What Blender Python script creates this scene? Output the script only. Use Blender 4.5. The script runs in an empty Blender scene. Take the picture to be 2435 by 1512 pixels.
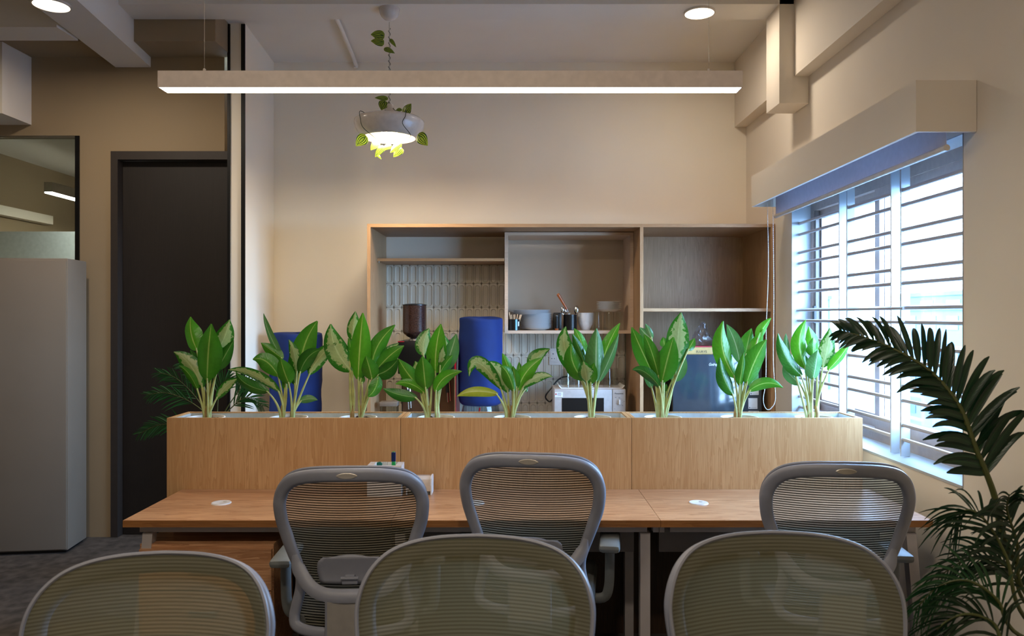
import bpy, math, random
from mathutils import Vector, Matrix
random.seed(7)
SC = bpy.context.scene
COL = SC.collection
R = math.radians

# ------------------------------------------------------------------ camera
F, CX, CY, EYE = 1800.0, 1222.0, 751.0, 1.65      # focal length and principal point in pixels of a 2435 px wide frame
cam_data = bpy.data.cameras.new('camera')
cam_data.sensor_width = 36.0
cam_data.lens = F * 36.0 / 2435.0
cam_data.shift_x = -(CX - 1217.5) / 2435.0
cam_data.shift_y = -(756.0 - CY) / 2435.0
cam_data.clip_start = 0.02
cam_data.clip_end = 500
cam_data.dof.use_dof = True
cam_data.dof.focus_distance = 4.1
cam_data.dof.aperture_fstop = 4.5
cam = bpy.data.objects.new('camera', cam_data)
COL.objects.link(cam)
cam.location = (0, 0, EYE)
cam.rotation_euler = (R(90), 0, 0)
SC.camera = cam

# ------------------------------------------------------------------ sky, lamps' strength, exposure
SKY = 33.0
LINEAR = 15.0
WARM = (1.0, 0.80, 0.60)
DOWN_W = 7.5
PEND_W = 14.0
w = bpy.data.worlds.new('sky'); SC.world = w; w.use_nodes = True
nt = w.node_tree; nt.nodes.clear()
wo = nt.nodes.new('ShaderNodeOutputWorld'); bg = nt.nodes.new('ShaderNodeBackground')
tc = nt.nodes.new('ShaderNodeTexCoord'); sx = nt.nodes.new('ShaderNodeSeparateXYZ'); cr = nt.nodes.new('ShaderNodeValToRGB')
cr.color_ramp.elements[0].position = 0.0; cr.color_ramp.elements[0].color = (0.42, 0.66, 1.0, 1)
cr.color_ramp.elements[1].position = 0.9; cr.color_ramp.elements[1].color = (0.33, 0.57, 1.0, 1)
nt.links.new(tc.outputs['Generated'], sx.inputs[0]); nt.links.new(sx.outputs['Z'], cr.inputs[0])
nt.links.new(cr.outputs[0], bg.inputs[0]); bg.inputs[1].default_value = SKY
nt.links.new(bg.outputs[0], wo.inputs[0])

vs = SC.view_settings
SC.display_settings.display_device = 'sRGB'
vs.view_transform = 'Standard'; vs.look = 'None'; vs.exposure = 0.50; vs.gamma = 1.0; vs.use_curve_mapping = False

def area_light(name, loc, energy, color, size, size_y=None, rot=(0, 0, 0), shape='DISK', spread=180, parent=None):
    l = bpy.data.lights.new(name, 'AREA'); l.energy = energy; l.color = color; l.shape = shape; l.size = size
    if size_y: l.size_y = size_y
    l.spread = R(spread)
    o = bpy.data.objects.new(name, l); COL.objects.link(o); o.location = loc; o.rotation_euler = rot
    return o
# window light guide for the sampler (a portal adds no light of its own)
pl = area_light('window_portal', (2.11, 4.34, 1.68), 1, (1, 1, 1), 2.06, 1.56, (R(90), 0, R(90)), 'RECTANGLE')
pl.data.cycles.is_portal = True
pl.rotation_euler = (0, R(90), 0); pl.data.size = 1.56; pl.data.size_y = 2.06

# ------------------------------------------------------------------ materials
def lin(h):
    h = h.lstrip('#'); v = [int(h[i:i+2], 16)/255 for i in (0, 2, 4)]
    return tuple((c/12.92 if c <= 0.04045 else ((c+0.055)/1.055)**2.4) for c in v) + (1.0,)
def col(c): return lin(c) if isinstance(c, str) else (tuple(c)+(1.0,) if len(c) == 3 else c)
MATS = {}
def base_mat(name):
    m = bpy.data.materials.new(name); m.use_nodes = True
    n = m.node_tree; b = n.nodes.get('Principled BSDF'); return m, n, b
def setp(b, **k):
    for a, v in k.items():
        a = a.replace('_', ' ')
        if a in b.inputs: b.inputs[a].default_value = v
def plain(name, c, rough=0.5, metal=0.0, var=0.06, scale=30.0, bump=0.0, bscale=200.0, coat=0.0, spec=None, trans=0.0):
    """colour with a slight procedural mottling and optional fine relief"""
    m, n, b = base_mat(name); c = col(c)
    t = n.nodes.new('ShaderNodeTexCoord'); no = n.nodes.new('ShaderNodeTexNoise'); no.inputs['Scale'].default_value = scale
    n.links.new(t.outputs['Object'], no.inputs['Vector'])
    r = n.nodes.new('ShaderNodeValToRGB')
    r.color_ramp.elements[0].position = 0.3; r.color_ramp.elements[1].position = 0.7
    r.color_ramp.elements[0].color = tuple(x*(1-var) for x in c[:3])+(1,)
    r.color_ramp.elements[1].color = tuple(min(1, x*(1+var)) for x in c[:3])+(1,)
    n.links.new(no.outputs['Fac'], r.inputs[0]); n.links.new(r.outputs[0], b.inputs['Base Color'])
    setp(b, Roughness=rough, Metallic=metal)
    if coat: b.inputs['Coat Weight'].default_value = coat; b.inputs['Coat Roughness'].default_value = 0.08
    if spec is not None: b.inputs['Specular IOR Level'].default_value = spec
    if bump:
        n2 = n.nodes.new('ShaderNodeTexNoise'); n2.inputs['Scale'].default_value = bscale; n2.inputs['Detail'].default_value = 4
        n.links.new(t.outputs['Object'], n2.inputs['Vector'])
        bp = n.nodes.new('ShaderNodeBump'); bp.inputs['Strength'].default_value = bump; bp.inputs['Distance'].default_value = 0.002
        n.links.new(n2.outputs['Fac'], bp.inputs['Height']); n.links.new(bp.outputs[0], b.inputs['Normal'])
    return m
def wood(name, light, dark, axis='Z', rough=0.45, freq=1.0, contrast=1.0, coat=0.0):
    m, n, b = base_mat(name); L, D = col(light), col(dark)
    t = n.nodes.new('ShaderNodeTexCoord'); mp = n.nodes.new('ShaderNodeMapping')
    s = {'X': (0.7, 9, 9), 'Y': (9, 0.7, 9), 'Z': (9, 9, 0.7)}[axis]
    mp.inputs['Scale'].default_value = tuple(x*freq for x in s)
    n.links.new(t.outputs['Object'], mp.inputs[0])
    no = n.nodes.new('ShaderNodeTexNoise'); no.inputs['Scale'].default_value = 1.6; no.inputs['Detail'].default_value = 5; no.inputs['Distortion'].default_value = 0.6
    n.links.new(mp.outputs[0], no.inputs['Vector'])
    mu = n.nodes.new('ShaderNodeMath'); mu.operation = 'MULTIPLY'; mu.inputs[1].default_value = 9.0
    n.links.new(no.outputs['Fac'], mu.inputs[0])
    fr = n.nodes.new('ShaderNodeMath'); fr.operation = 'FRACT'; n.links.new(mu.outputs[0], fr.inputs[0])
    ring = n.nodes.new('ShaderNodeValToRGB'); ring.color_ramp.elements[0].color = (0, 0, 0, 1); ring.color_ramp.elements[1].color = (0.35, 0.35, 0.35, 1)
    e = ring.color_ramp.elements.new(0.75); e.color = (0.1, 0.1, 0.1, 1)
    n.links.new(fr.outputs[0], ring.inputs[0])
    mp2 = n.nodes.new('ShaderNodeMapping')
    s2 = {'X': (3, 160, 160), 'Y': (160, 3, 160), 'Z': (160, 160, 3)}[axis]; mp2.inputs['Scale'].default_value = s2
    n.links.new(t.outputs['Object'], mp2.inputs[0])
    n2 = n.nodes.new('ShaderNodeTexNoise'); n2.inputs['Scale'].default_value = 2.0; n2.inputs['Detail'].default_value = 3
    n.links.new(mp2.outputs[0], n2.inputs['Vector'])
    ad = n.nodes.new('ShaderNodeMath'); ad.operation = 'ADD'
    n.links.new(ring.outputs[0], ad.inputs[0]); n.links.new(n2.outputs['Fac'], ad.inputs[1])
    big = n.nodes.new('ShaderNodeTexNoise'); big.inputs['Scale'].default_value = 0.5; n.links.new(mp.outputs[0], big.inputs['Vector'])
    ad2 = n.nodes.new('ShaderNodeMath'); ad2.operation = 'MULTIPLY_ADD'; ad2.inputs[1].default_value = 0.6
    n.links.new(big.outputs['Fac'], ad2.inputs[0]); n.links.new(ad.outputs[0], ad2.inputs[2])
    r = n.nodes.new('ShaderNodeValToRGB'); r.color_ramp.elements[0].position = 0.55 - 0.0; r.color_ramp.elements[1].position = 0.55 + 0.75/contrast
    r.color_ramp.elements[0].color = L; r.color_ramp.elements[1].color = D
    n.links.new(ad2.outputs[0], r.inputs[0]); n.links.new(r.outputs[0], b.inputs['Base Color'])
    setp(b, Roughness=rough)
    if coat: b.inputs['Coat Weight'].default_value = coat; b.inputs['Coat Roughness'].default_value = 0.15
    bp = n.nodes.new('ShaderNodeBump'); bp.inputs['Strength'].default_value = 0.12; bp.inputs['Distance'].default_value = 0.001
    n.links.new(n2.outputs['Fac'], bp.inputs['Height']); n.links.new(bp.outputs[0], b.inputs['Normal'])
    return m
def emit(name, c, s):
    m, n, b = base_mat(name); setp(b, Roughness=0.6); b.inputs['Base Color'].default_value = (0.8, 0.8, 0.8, 1)
    b.inputs['Emission Color'].default_value = col(c); b.inputs['Emission Strength'].default_value = s
    return m
def thin_glass(name, tint=(0.96, 0.98, 0.98), refl=1.0, rough=0.02):
    m, n, b = base_mat(name); n.nodes.remove(b); out = n.nodes['Material Output']
    tr = n.nodes.new('ShaderNodeBsdfTransparent'); tr.inputs[0].default_value = tint+(1,)
    gl = n.nodes.new('ShaderNodeBsdfGlossy'); gl.inputs['Roughness'].default_value = rough
    lw = n.nodes.new('ShaderNodeFresnel'); ge = n.nodes.new('ShaderNodeNewGeometry'); mr = n.nodes.new('ShaderNodeMapRange')
    mr.inputs['To Min'].default_value = 1.45; mr.inputs['To Max'].default_value = 1/1.45      # same reflection from both sides of a thin sheet
    n.links.new(ge.outputs['Backfacing'], mr.inputs[0]); n.links.new(mr.outputs[0], lw.inputs[0])
    mu = n.nodes.new('ShaderNodeMath'); mu.operation = 'MULTIPLY'; mu.inputs[1].default_value = refl
    n.links.new(lw.outputs[0], mu.inputs[0])
    mx = n.nodes.new('ShaderNodeMixShader'); n.links.new(mu.outputs[0], mx.inputs[0]); n.links.new(tr.outputs[0], mx.inputs[1]); n.links.new(gl.outputs[0], mx.inputs[2])
    n.links.new(mx.outputs[0], out.inputs[0]); return m
def leaf_mat(name, edge, mid, vein, varieg=None, striped=None, gloss=0.28, translu=0.25):
    """leaf colour from UV: u across the blade (0..1), v along it; midrib, side veins, optional pale variegated centre or stripes"""
    m, n, b = base_mat(name); L = n.links.new
    uv = n.nodes.new('ShaderNodeUVMap'); uv.uv_map = 'UVMap'; sp = n.nodes.new('ShaderNodeSeparateXYZ'); L(uv.outputs[0], sp.inputs[0])
    ob = n.nodes.new('ShaderNodeTexCoord')
    def math_(op, a, bb=None, c=None):
        x = n.nodes.new('ShaderNodeMath'); x.operation = op
        for i, q in enumerate((a, bb, c)):
            if q is None: continue
            if isinstance(q, (int, float)): x.inputs[i].default_value = q
            else: L(q, x.inputs[i])
        return x.outputs[0]
    d = math_('ABSOLUTE', math_('MULTIPLY', math_('SUBTRACT', sp.outputs['X'], 0.5), 2.0))   # 0 at midrib, 1 at margin
    no = n.nodes.new('ShaderNodeTexNoise'); no.inputs['Scale'].default_value = 60; no.inputs['Detail'].default_value = 5; L(ob.outputs['Object'], no.inputs['Vector'])
    mixc = n.nodes.new('ShaderNodeMix'); mixc.data_type = 'RGBA'; L(d, mixc.inputs['Factor']); mixc.inputs['A'].default_value = col(mid); mixc.inputs['B'].default_value = col(edge)
    cur = mixc.outputs['Result']
    if varieg:
        k = math_('ADD', d, math_('MULTIPLY', math_('SUBTRACT', no.outputs['Fac'], 0.5), 1.5))
        ends = math_('MULTIPLY', math_('ABSOLUTE', math_('SUBTRACT', sp.outputs['Y'], 0.5)), 0.9)
        k = math_('ADD', k, ends)
        rp = n.nodes.new('ShaderNodeValToRGB'); rp.color_ramp.elements[0].position = 0.70; rp.color_ramp.elements[1].position = 0.80
        rp.color_ramp.elements[0].color = (1, 1, 1, 1); rp.color_ramp.elements[1].color = (0, 0, 0, 1); L(k, rp.inputs[0])
        mv = n.nodes.new('ShaderNodeMix'); mv.data_type = 'RGBA'; L(rp.outputs[0], mv.inputs['Factor']); L(cur, mv.inputs['A']); mv.inputs['B'].default_value = col(varieg); cur = mv.outputs['Result']
    s = math_('SINE', math_('ADD', math_('MULTIPLY', sp.outputs['Y'], 70.0), math_('MULTIPLY_ADD', no.outputs['Fac'], 9.0, math_('MULTIPLY', d, -16.0))))
    if striped:
        s2 = math_('SINE', math_('MULTIPLY', math_('ADD', d, math_('MULTIPLY', math_('POWER', math_('ABSOLUTE', math_('SUBTRACT', sp.outputs['Y'], 0.5)), 2.0), 1.2)), 19.0))
        st = n.nodes.new('ShaderNodeValToRGB'); st.color_ramp.elements[0].position = 0.45; st.color_ramp.elements[1].position = 0.7
        L(math_('MULTIPLY_ADD', s2, 0.5, 0.5), st.inputs[0])
        ms = n.nodes.new('ShaderNodeMix'); ms.data_type = 'RGBA'; L(st.outputs[0], ms.inputs['Factor']); L(cur, ms.inputs['A']); ms.inputs['B'].default_value = col(striped); cur = ms.outputs['Result']
    rv = n.nodes.new('ShaderNodeValToRGB'); rv.color_ramp.elements[0].position = 0.03; rv.color_ramp.elements[1].position = 0.085
    rv.color_ramp.elements[0].color = (1, 1, 1, 1); rv.color_ramp.elements[1].color = (0, 0, 0, 1); L(d, rv.inputs[0])
    mm = n.nodes.new('ShaderNodeMix'); mm.data_type = 'RGBA'; L(math_('MULTIPLY', rv.outputs[0], 0.75), mm.inputs['Factor']); L(cur, mm.inputs['A']); mm.inputs['B'].default_value = col(vein); cur = mm.outputs['Result']
    hs = n.nodes.new('ShaderNodeHueSaturation'); L(cur, hs.inputs['Color']); L(math_('MULTIPLY_ADD', no.outputs['Fac'], 0.35, 0.83), hs.inputs['Value'])
    L(hs.outputs[0], b.inputs['Base Color']); setp(b, Roughness=gloss)
    bp = n.nodes.new('ShaderNodeBump'); bp.inputs['Strength'].default_value = 0.09; bp.inputs['Distance'].default_value = 0.002
    L(s, bp.inputs['Height']); L(bp.outputs[0], b.inputs['Normal'])
    tl = n.nodes.new('ShaderNodeBsdfTranslucent'); L(hs.outputs[0], tl.inputs[0])
    mx = n.nodes.new('ShaderNodeMixShader'); mx.inputs[0].default_value = translu
    L(b.outputs[0], mx.inputs[1]); L(tl.outputs[0], mx.inputs[2]); L(mx.outputs[0], n.nodes['Material Output'].inputs[0])
    return m
def mesh_fabric(name, c, pitch, open_, dense, dark, soft):
    """woven chair net: horizontal bands of thread (period = pitch) with gaps that let the view through"""
    m, n, b = base_mat(name); L = n.links.new; n.nodes.remove(b); out = n.nodes['Material Output']
    t = n.nodes.new('ShaderNodeTexCoord'); sp = n.nodes.new('ShaderNodeSeparateXYZ'); L(t.outputs['Object'], sp.inputs[0])
    mu = n.nodes.new('ShaderNodeMath'); mu.operation = 'MULTIPLY'; mu.inputs[1].default_value = 2*math.pi/pitch; L(sp.outputs['Z'], mu.inputs[0])
    si = n.nodes.new('ShaderNodeMath'); si.operation = 'SINE'; L(mu.outputs[0], si.inputs[0])
    ma = n.nodes.new('ShaderNodeMath'); ma.operation = 'MULTIPLY_ADD'; ma.inputs[1].default_value = 0.5; ma.inputs[2].default_value = 0.5; L(si.outputs[0], ma.inputs[0])
    rp = n.nodes.new('ShaderNodeValToRGB'); rp.color_ramp.elements[0].position = 0.5-soft; rp.color_ramp.elements[1].position = 0.5+soft; L(ma.outputs[0], rp.inputs[0])
    rc = n.nodes.new('ShaderNodeMix'); rc.data_type = 'RGBA'; L(rp.outputs[0], rc.inputs['Factor']); rc.inputs['A'].default_value = col(c); rc.inputs['B'].default_value = col(dark)
    fa = n.nodes.new('ShaderNodeMapRange'); L(rp.outputs[0], fa.inputs[0]); fa.inputs['To Min'].default_value = open_; fa.inputs['To Max'].default_value = dense
    di = n.nodes.new('ShaderNodeBsdfDiffuse'); L(rc.outputs['Result'], di.inputs[0])
    tl = n.nodes.new('ShaderNodeBsdfTranslucent'); L(rc.outputs['Result'], tl.inputs[0])
    m1 = n.nodes.new('ShaderNodeMixShader'); m1.inputs[0].default_value = 0.3; L(di.outputs[0], m1.inputs[1]); L(tl.outputs[0], m1.inputs[2])
    tr = n.nodes.new('ShaderNodeBsdfTransparent')
    m2 = n.nodes.new('ShaderNodeMixShader'); L(fa.outputs[0], m2.inputs[0]); L(tr.outputs[0], m2.inputs[1]); L(m1.outputs[0], m2.inputs[2])
    L(m2.outputs[0], out.inputs[0]); return m

M = {}
M['wall'] = plain('wall_paint', '#e9dfd0', 0.75, var=0.025, scale=1.5, bump=0.10, bscale=120)
M['wall_kitchen'] = plain('kitchen_wall_paint', '#f7eedd', 0.7, var=0.025, scale=1.5, bump=0.10, bscale=120)
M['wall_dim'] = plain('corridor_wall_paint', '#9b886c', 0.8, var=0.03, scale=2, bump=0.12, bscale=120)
M['ceiling'] = plain('ceiling_paint', '#e9e3d9', 0.8, var=0.02, scale=2, bump=0.08, bscale=90)
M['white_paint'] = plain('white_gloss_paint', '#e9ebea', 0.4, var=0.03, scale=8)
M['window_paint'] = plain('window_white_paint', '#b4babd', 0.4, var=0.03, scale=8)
M['white_metal'] = plain('white_powder_coat', '#b3adac', 0.4, var=0.02)
M['grey_metal'] = plain('grey_powder_coat', '#8f8a8a', 0.45, var=0.03)
M['carpet'] = plain('carpet', '#4a4542', 0.95, var=0.45, scale=14, bump=0.9, bscale=350)
M['oak'] = wood('light_oak_laminate', '#d8b080', '#bd9160', 'Z', 0.42, 1.0, 1.0)
M['oak_x'] = wood('light_oak_laminate_across', '#d8b080', '#bd9160', 'X', 0.42, 1.0, 1.0)
M['shelf_oak'] = wood('shelf_oak_laminate', '#bf9a74', '#a5805b', 'Z', 0.45, 1.0, 1.0)
M['edge_oak'] = wood('shelf_edge_band', '#cda880', '#b98f66', 'Z', 0.45, 1.0, 0.8)
M['edge_oak_x'] = wood('shelf_edge_band_across', '#cda880', '#b98f66', 'X', 0.45, 1.0, 0.8)
M['desk'] = wood('desk_oak_laminate', '#e0b084', '#a87650', 'X', 0.38, 0.8, 1.0, coat=0.15)
M['desk_edge'] = wood('desk_edge_band', '#b07a45', '#8a5a2e', 'X', 0.42, 1.0, 1.0)
M['dark_wood'] = wood('under_desk_panel', '#4a3527', '#35251b', 'Z', 0.55)
M['door'] = wood('dark_door_veneer', '#211915', '#19120e', 'Z', 0.6)
M['door_frame'] = plain('dark_door_frame', '#302823', 0.6)
M['black'] = plain('black_plastic', '#0c0c0e', 0.35)
M['black_alu'] = plain('black_aluminium', '#0b0b0c', 0.45, spec=0.3)
M['liner'] = plain('pale_grey_liner', '#c4ced2', 0.45)
M['pot'] = plain('white_pot', '#ecebe6', 0.4)
M['soil'] = plain('potting_soil', '#33211a', 0.95, var=0.6, scale=90, bump=0.9, bscale=200)
M['tile'] = plain('glazed_tile', '#cfc8b8', 0.18, var=0.05, scale=6, coat=0.3)
M['grout'] = plain('tile_grout', '#8f897c', 0.8)
M['plastic_white'] = plain('white_plastic', '#dedddb', 0.35)
M['microwave'] = plain('microwave_enamel', '#bcb7b5', 0.35)
M['ceramic'] = plain('white_ceramic', '#f1f1f2', 0.2, coat=0.3)
M['lamp_white'] = plain('lamp_enamel', '#d8cfc6', 0.22, coat=0.4)
M['housing'] = plain('lamp_housing_paint', '#d6c8be', 0.45)
M['chrome'] = plain('polished_steel', '#d7d9dc', 0.15, metal=1.0)
M['cab_edge'] = wood('pale_cabinet_laminate', '#e3c9b1', '#cdb096', 'X', 0.45, 1.0, 0.7)
M['plate'] = plain('silver_painted_plate', '#aaa59c', 0.4, metal=0.25)
M['steel'] = plain('brushed_steel', '#a9a39b', 0.35, metal=1.0)
M['bronze'] = plain('bronze_panel', '#5b4230', 0.3, metal=0.3)
M['red'] = plain('red_panel', '#b01020', 0.35)
M['blue'] = plain('royal_blue_cloth', '#042a70', 0.75, var=0.10, scale=9, bump=0.6, bscale=25)
M['beans'] = plain('coffee_beans_behind_plastic', '#3c2620', 0.22, var=0.55, scale=160, coat=0.5)
M['fridge'] = plain('dark_glass_fridge_door', '#33404c', 0.09, var=0.04, coat=0.6)
M['gold_card'] = plain('gold_cardboard', '#c9a35e', 0.45)
M['red_card'] = plain('red_cardboard', '#b3202a', 0.5)
M['mullion'] = plain('taupe_aluminium', '#a5948a', 0.4)
M['mullion_dark'] = plain('dark_taupe_aluminium', '#6c6059', 0.4)
M['blind'] = plain('blind_fabric', '#dcd9e2', 0.8, bump=0.15, bscale=400)
def add_translucent(m, c, f):
    n = m.node_tree; b = n.nodes['Principled BSDF']; t = n.nodes.new('ShaderNodeBsdfTranslucent'); t.inputs[0].default_value = col(c); x = n.nodes.new('ShaderNodeMixShader'); x.inputs[0].default_value = f
    n.links.new(b.outputs[0], x.inputs[1]); n.links.new(t.outputs[0], x.inputs[2]); n.links.new(x.outputs[0], n.nodes['Material Output'].inputs[0])
add_translucent(M['blind'], '#dedbe6', .45)
M['copper'] = plain('copper_wood_handle', '#a8561f', 0.35, coat=0.3)
M['stick'] = plain('pale_birch', '#d8ae86', 0.7)
M['teal'] = plain('teal_plastic', '#0f6f63', 0.35)
M['green'] = plain('green_plastic', '#1fae5c', 0.35)
M['navy'] = plain('navy_plastic', '#12285f', 0.3)
M['paper'] = plain('white_sticker', '#e6e6e4', 0.5)
M['ink'] = plain('dark_ink', '#15151a', 0.6)
M['ink_grey'] = plain('grey_ink', '#7d7d84', 0.6)
M['ink_red'] = plain('red_ink', '#c81f30', 0.5)
M['ink_white'] = plain('white_print', '#f2f4f6', 0.5)
M['chair'] = plain('grey_chair_plastic', '#8a8d98', 0.42, var=0.03, bump=0.15, bscale=600)
M['chair_badge'] = plain('pale_metal_badge', '#c9c1b2', 0.3, metal=0.3)
M['chair_seat'] = plain('charcoal_seat_fabric', '#4b4c4a', 0.9, var=0.15, scale=200, bump=0.5, bscale=500)
M['arm_pad'] = plain('arm_pad_rubber', '#6c706f', 0.5)
M['net_shaded'] = mesh_fabric('grey_green_net_shaded', '#9a947f', 0.0098, 0.50, 0.95, '#14130f', 0.22)  # same net as the front chairs', unlit side's shade put into thread colour
M['net_lit'] = mesh_fabric('olive_net_lit', '#918e74', 0.0090, 0.62, 0.80, '#69664f', 0.45)  # lit copy of that net: lamplight put into the paler dark bands
M['glass'] = thin_glass('window_glass', (0.93, 0.97, 0.99))
M['tumbler'] = thin_glass('tumbler_glass', (0.965, 0.975, 0.965), 1.0)
M['clear'] = thin_glass('clear_plastic', (0.85, 0.88, 0.90), 1.2)
M['partition'] = thin_glass('partition_glass', (0.86, 0.90, 0.86), 0.8)
M['film'] = thin_glass('crumpled_plastic_film', (0.93, 0.94, 0.97), 2.0, 0.15)
_n = M['film'].node_tree; _d = _n.nodes.new('ShaderNodeBsdfTranslucent'); _x = _n.nodes.new('ShaderNodeMixShader'); _x.inputs[0].default_value = .22
_o = _n.nodes['Material Output']; _p = _o.inputs[0].links[0].from_socket; _n.links.new(_p, _x.inputs[1]); _n.links.new(_d.outputs[0], _x.inputs[2]); _n.links.new(_x.outputs[0], _o.inputs[0])
add_translucent(M['blue'], '#0a2f96', .1)
M['leaf_plain'] = leaf_mat('aglaonema_green', '#357a1a', '#4d9024', '#aacb6a')
M['leaf_bright'] = leaf_mat('aglaonema_bright_green', '#418c16', '#5aa222', '#bcd878')
M['leaf_dark'] = leaf_mat('aglaonema_dark_green', '#245c18', '#35731f', '#86a862')
M['leaf_pale'] = leaf_mat('aglaonema_silvery_underside', '#44783a', '#5f9150', '#b7cfa0')
M['leaf_var'] = leaf_mat('aglaonema_variegated', '#256a16', '#3f8a1f', '#b8c98c', varieg='#9cb070')
M['leaf_yellow'] = leaf_mat('aglaonema_yellowing', '#8f9a22', '#a5a936', '#c7c77a')
M['stem'] = plain('pale_green_stem', '#b2b873', 0.4, var=0.18, scale=25)
M['stem_brown'] = plain('browned_stem_base', '#9c7d45', 0.6, var=0.25, scale=40)
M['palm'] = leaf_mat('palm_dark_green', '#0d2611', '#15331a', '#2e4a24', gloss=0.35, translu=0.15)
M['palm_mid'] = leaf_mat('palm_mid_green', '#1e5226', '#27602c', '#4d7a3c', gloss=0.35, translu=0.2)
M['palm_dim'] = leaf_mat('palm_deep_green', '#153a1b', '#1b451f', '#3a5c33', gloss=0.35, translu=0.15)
M['palm_stem'] = plain('palm_rachis', '#4c5227', 0.5)
M['striped_leaf'] = leaf_mat('striped_vine_leaf', '#12391b', '#123a1c', '#1b4a20', striped='#a8bd3c', translu=0.3)
M['vine'] = plain('vine_wire', '#28351f', 0.6)
M['cord'] = plain('pale_cord', '#c9c2b4', 0.5)
M['linear_glow'] = emit('led_diffuser', (1.0, 0.86, 0.70), LINEAR)
M['linear_glow_strong'] = emit('led_diffuser_strong', (1.0, 0.94, 0.86), LINEAR*3)
M['down_glow'] = emit('downlight_diffuser', (1.0, 0.86, 0.68), 5.0)
M['bulb_glow'] = emit('bulb_glow', (1.0, 0.82, 0.58), 22.0)
M['concrete'] = plain('street_concrete', '#4d555d', 0.9, var=0.15, scale=0.4)
M['facade'] = plain('darkened_facade', '#4d5862', 0.9, var=0.06, scale=0.3)  # far below a real wall's albedo, so the bright sky leaves it unclipped
M['facade_glass'] = plain('far_window', '#323c46', 0.3)

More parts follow.
